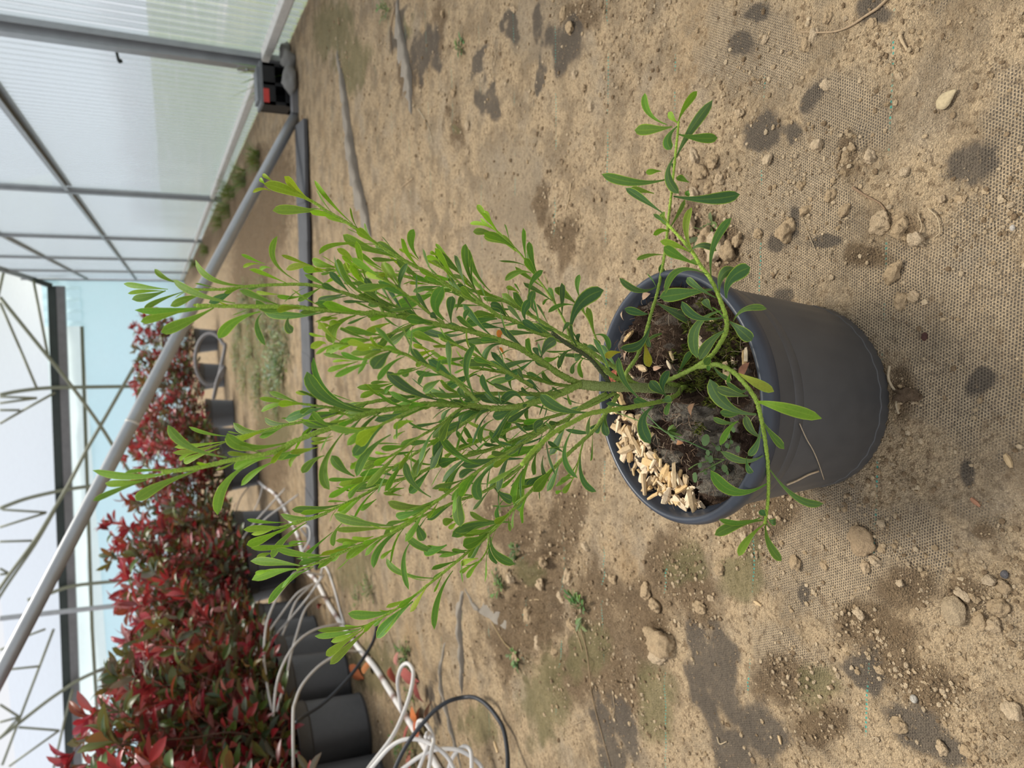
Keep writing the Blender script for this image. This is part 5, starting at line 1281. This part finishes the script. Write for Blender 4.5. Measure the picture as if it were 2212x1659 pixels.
# ---- branches: photo outline, distance from the camera at the base and at the tip
STEMS = [
 ('trunk', .459, .459, 4.4, 3.9, '1496 838 1460 838 1430 839 1395 838 1340 836 1290 834 1253 830'),
 ('branch', .459, .425, 2.7, 1.0, '1253 830 1217 813 1172 783 1127 754 1090 739 1063 730 1010 714 921 696 849 681 777 676 704 670 634 663 566 662 476 661 425 660'),
 ('branch', .450, .465, 1.5, .8, '921 697 870 676 810 655 747 634 700 621 646 614 544 618 476 625 395 625'),
 ('branch', .459, .50, 2.2, 1.0, '1362 833 1325 813 1290 785 1271 768 1235 745 1190 728 1145 712 1104 690 1076 682 1049 662 1004 640 962 613 931 592 895 574 853 551 807 522 762 489 708 457 681 439 655 425'),
 ('branch', .462, .55, 2.0, .9, '1368 834 1353 810 1307 781 1271 756 1235 734 1208 719 1157 687 1103 657 1076 644 1031 630 977 619 910 606 862 594 807 589 750 585 700 583'),
 ('branch', .49, .53, 1.1, .6, '1230 729 1222 700 1194 648 1157 595 1121 545 1072 498 1060 480'),
 ('branch', .49, .50, 1.1, .7, '1049 662 1022 637 977 597 945 570'),
 ('branch', .50, .52, 1.0, .6, '1040 652 1031 633 1004 599 968 563'),
 ('branch', .435, .40, 1.1, .6, '958 698 931 679 895 650 840 609 812 596'),
 ('branch', .45, .47, 1.0, .6, '830 679 820 660 804 632 787 605 771 580'),
 ('branch', .45, .48, 1.1, .6, '921 696 881 674 849 658 838 646 789 619 745 590'),
 ('branch', .44, .41, 1.2, .6, '905 697 896 699 849 719 813 730 766 741 720 742'),
 ('branch', .425, .38, 1.4, .7, '1030 868 1012 848 981 822 947 801 907 783 878 766 836 754 800 750'),
 ('branch', .455, .395, 2.6, 1.1, '1253 830 1217 848 1166 866 1108 880 1054 882 1012 876 921 873 892 878 800 891 745 915 690 933 636 953 587 977 496 995 429 1010 350 1020'),
 ('branch', .43, .44, 1.2, .6, '795 889 745 884 672 875 625 868'),
 ('branch', .459, .50, 1.9, .8, '1260 832 1190 850 1136 851 1090 850 1000 852 877 858 781 873 716 897 654 911 609 920 515 943 495 947'),
 ('branch', .41, .395, 1.0, .6, '905 880 860 900 824 917 800 930'),
 ('branch', .44, .42, 1.2, .6, '1060 882 1000 882 950 918 907 943 853 980 817 996 780 1010'),
 ('branch', .44, .45, 1.4, .7, '1108 880 1051 886 968 937 907 973 862 1002 817 1027 774 1042'),
 ('branch', .462, .48, 1.9, .8, '1310 850 1253 882 1221 908 1185 922 1113 951 1058 971 986 991 935 1009 880 1031 826 1047 781 1071 736 1092 690 1113 627 1133 590 1143'),
 ('branch', .45, .40, 1.5, .8, '1185 922 1150 945 1100 975 1058 1000 1004 1038 950 1078 900 1115 844 1148'),
 ('branch', .46, .44, 1.5, .7, '1200 915 1160 975 1110 1020 1060 1054 1026 1070 986 1083 907 1118 850 1150 770 1180 711 1207 641 1231'),
 ('branch', .462, .45, 1.9, .8, '1335 852 1310 890 1281 931 1221 986 1167 1040 1113 1096 1053 1157 1008 1195 940 1251 861 1312 780 1358'),
 ('branch', .45, .44, .9, .5, '1056 1155 1055 1172 1051 1190 1037 1213'),
 ('branch', .455, .44, .8, .5, '1262 950 1257 965 1243 1022 1236 1034'),
 ('branch', .47, .49, 1.0, .6, '1325 813 1310 790 1286 727 1271 690 1259 672 1250 660'),
 ('branch', .45, .335, 2.0, 1.3, '1490 838 1475 837 1464 851 1439 864 1388 875 1334 884 1275 893 1239 911 1203 930 1176 951 1149 977 1128 1003'),
 ('branch', .455, .47, 2.1, 1.1, '1490 836 1450 830 1430 828 1473 808 1504 792 1537 768 1558 737 1569 712 1567 681 1551 636 1533 600 1512 572 1500 551 1479 524 1443 485 1431 466'),
 ('branch', .459, .475, 1.8, .9, '1400 838 1352 815 1374 774 1392 730 1407 676 1421 627 1437 542 1443 481 1450 421 1458 346 1464 286 1466 262'),
 ('branch', .43, .325, 1.9, 1.1, '1504 792 1529 790 1551 788 1584 804 1615 837 1634 866 1643 900 1651 940 1658 995 1660 1049 1658 1090 1652 1131'),
 ('branch', .459, .455, 1.6, 1.5, '1330 845 1300 805 1271 772 1230 746 1192 719'),
 ('branch', .462, .47, 1.6, .8, '1330 848 1270 878 1210 895 1150 912 1080 934 1020 960 960 985'),
 ('branch', .47, .49, 1.7, .8, '1270 838 1200 830 1130 812 1060 800 990 788 930 775'),
 ('branch', .455, .44, 1.6, .8, '1150 835 1090 800 1040 775 1000 752 950 730'),
]
M_stem = None
def stem_mat():
    t = NT('warty_green_stem'); a = t.attr('tint').outputs['Color']; ob = t.obj()
    v = t.t.nodes.new('ShaderNodeTexVoronoi'); v.inputs['Scale'].default_value = 1150; t.link(ob, v.inputs['Vector'])
    wv = t.step(v.outputs['Distance'], .55, .15); c = t.mix(wv, t.mix(1.0, a, (.86, .90, .8), 'MULTIPLY'), t.mix(.35, a, (.42, .48, .12)))
    return t.done(t.bsdf(c, .6, 0, .3, t.bump(wv, .8, .0008)))
M_stem = stem_mat(); M_leaf = leafmat('narrow_green_leaf', .24, .55, (.33, .44, .05), .9, (.12, .20, .075), .2, .5)
TAB = np.array([0, .2, .45, .7, 1.0]); TC_ = np.array([(.29, .41, .020), (.185, .31, .020), (.110, .215, .026), (.070, .142, .042), (.050, .108, .046)])
def leafcol(age, rr):
    if age >= 1.5: base = {2: (.55, .17, .035), 3: (.42, .36, .03), 4: (.26, .36, .035)}[int(age)]
    else: base = [float(np.interp(age, TAB, TC_[:, k])) for k in range(3)]
    return tuple(v * rr.uniform(.86, 1.16) for v in base)
rnd = random.Random(2024); NODE = []; parts = []
VIEW = Vector(RW @ [0, 0, 1])
def stemcol(t, kind):
    a, b_ = ((.25, .27, .13), (.28, .33, .10)) if kind == 'trunk' else ((.24, .32, .06), (.33, .48, .05))
    return tuple(a[k] + (b_[k] - a[k]) * t for k in range(3))
HGT = {27: [None, None, .166, .170, .173, .178, .186, .192, .198, .200, .198, .197, .195, .192, .192, .193],      # heights of the two shoots that climb over the rim
       29: [.172, .176, .180, .186, .189, .187, .181, .171, .157, .146, .139, .136]}
def STEMPT(si, i, x, y, Y0, Y1, t):
    if si in HGT and HGT[si][i] is not None: return on_z(x, y, HGT[si][i])
    return on_y(x, y, Y0 + (Y1 - Y0) * t)
for si, (nm, Y0, Y1, r0, r1, s) in enumerate(STEMS):
    q = list(map(float, s.split())); px = [(q[i], q[i + 1]) for i in range(0, len(q), 2)]; L = [0]
    for i in range(1, len(px)): L.append(L[-1] + math.hypot(px[i][0] - px[i - 1][0], px[i][1] - px[i - 1][1]))
    P = smooth_path([STEMPT(si, i, x, y, Y0, Y1, l / L[-1]) for i, ((x, y), l) in enumerate(zip(px, L))], 30 if nm == 'trunk' else 18)
    n = len(P); m = MB(); rr = [(r0 + (r1 - r0) * (i / n) ** .8) * .00100 for i in range(n)]
    m.tube(P, rr, 10, (1, 1, 1), True, .08 if nm == 'trunk' else .20, rnd); m.col = [stemcol(i / len(m.v), nm) for i in range(len(m.v))]
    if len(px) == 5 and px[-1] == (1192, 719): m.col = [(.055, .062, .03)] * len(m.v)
    st = m.build(nm, M_stem, shrub); fo = MB(); parts.append((st, fo, P, rr, px)); A = np.array([list(p) for p in P]); X_, Y_ = project(A)
    for i in range(n): NODE.append((X_[i], Y_[i], si, i))
NA = np.array([(a, b_) for a, b_, _, _ in NODE]); odd = []
for row in LEAVES.strip().split('\n'):
    bx_, by_, mx, my, tx, ty, w10, a100 = map(int, row.split()); k = int(np.argmin(np.hypot(NA[:, 0] - bx_, NA[:, 1] - by_))); si, i = NODE[k][2], NODE[k][3]
    d0 = depth(parts[si][2][i]); age = a100 / 100; Lpx = math.hypot(tx - bx_, ty - by_); dd = max(-.018, min(.018, rnd.gauss(0, .35) * Lpx * d0 / F_PX)); over = si in (27, 29) and tx > bx_; dd = -max(.009, abs(dd)) if over else dd
    a = at_d(bx_, by_, d0); b_ = at_d(tx, ty, d0 + dd); mid = at_d(mx, my, d0 + dd * (1.15 if over else .5) - .0015); wd = w10 / 10 * d0 / F_PX
    vd = Vector(_n(np.array(mid) - CAM)); side = (b_ - a).cross(vd).normalized(); roll = rnd.uniform(-.5, .5); side = Matrix.Rotation(roll, 3, (b_ - a).normalized()) @ side; wd = wd / max(.6, math.cos(roll)) * .94
    if side.cross(b_ - a).dot(vd) > 0 and rnd.random() < .85: side = -side
    mb = parts[si][1] if age < 1.5 else MB(); mb.leaf(a, mid, b_, wd, side, leafcol(age, rnd), 12, .22)
    if age >= 1.5: odd.append((mb, si, int(age)))
# leaves between the traced ones, set round each stem in a spiral
for si, (st, fo, P, rr, px) in enumerate(parts):
    if STEMS[si][0] == 'trunk': continue
    n = len(P); acc = 0; ang = rnd.uniform(0, 6.28); hang = si in (26, 27, 28, 29, 30)
    for i in range(3, n - 2):
        acc += (P[i] - P[i - 1]).length; X0 = float(project(np.array([list(P[i])]))[0][0])
        gap = .0058 if X0 > 700 else .013
        if hang: gap = .05
        if X0 > 1210 and not hang: gap = .018
        if acc < gap: continue
        acc = 0; ang += 2.4; t = (P[i + 1] - P[i - 1]).normalized(); o1 = t.orthogonal().normalized(); o2 = t.cross(o1); rad = o1 * math.cos(ang) + o2 * math.sin(ang)
        f = i / n; age = max(0, min(1, .85 - .75 * f + rnd.uniform(-.2, .2))) if not hang else rnd.uniform(.4, .9); L = rnd.uniform(.014, .030) * (1.1 if f < .7 else .8); 
        if X0 < 560: L *= .6
        d = (t * rnd.uniform(.75, 1.1) + rad * rnd.uniform(.25, .6) * (1.5 - .7 * f)).normalized(); a = P[i] + rad * rr[i] * .6; b_ = a + d * L + (rad * .2 - t * .12) * L * rnd.uniform(-.2, 1); mid = a + d * L * .52
        fo.leaf(a, mid, b_, L * rnd.uniform(.19, .28), t.cross(rad), leafcol(age, rnd), 8, .25)
for (st, fo, P, rr, px) in parts:
    if fo.v:
        f = fo.build('foliage', M_leaf, st); f.location = (0, 0, 0)
for mb, si, kind in odd:
    f = mb.build('leaf', M_leaf, parts[si][0]); f.location = (0, 0, 0); f['label'] = {2: 'withered orange leaf', 3: 'yellowing leaf', 4: 'pale yellow-green leaf'}[kind]
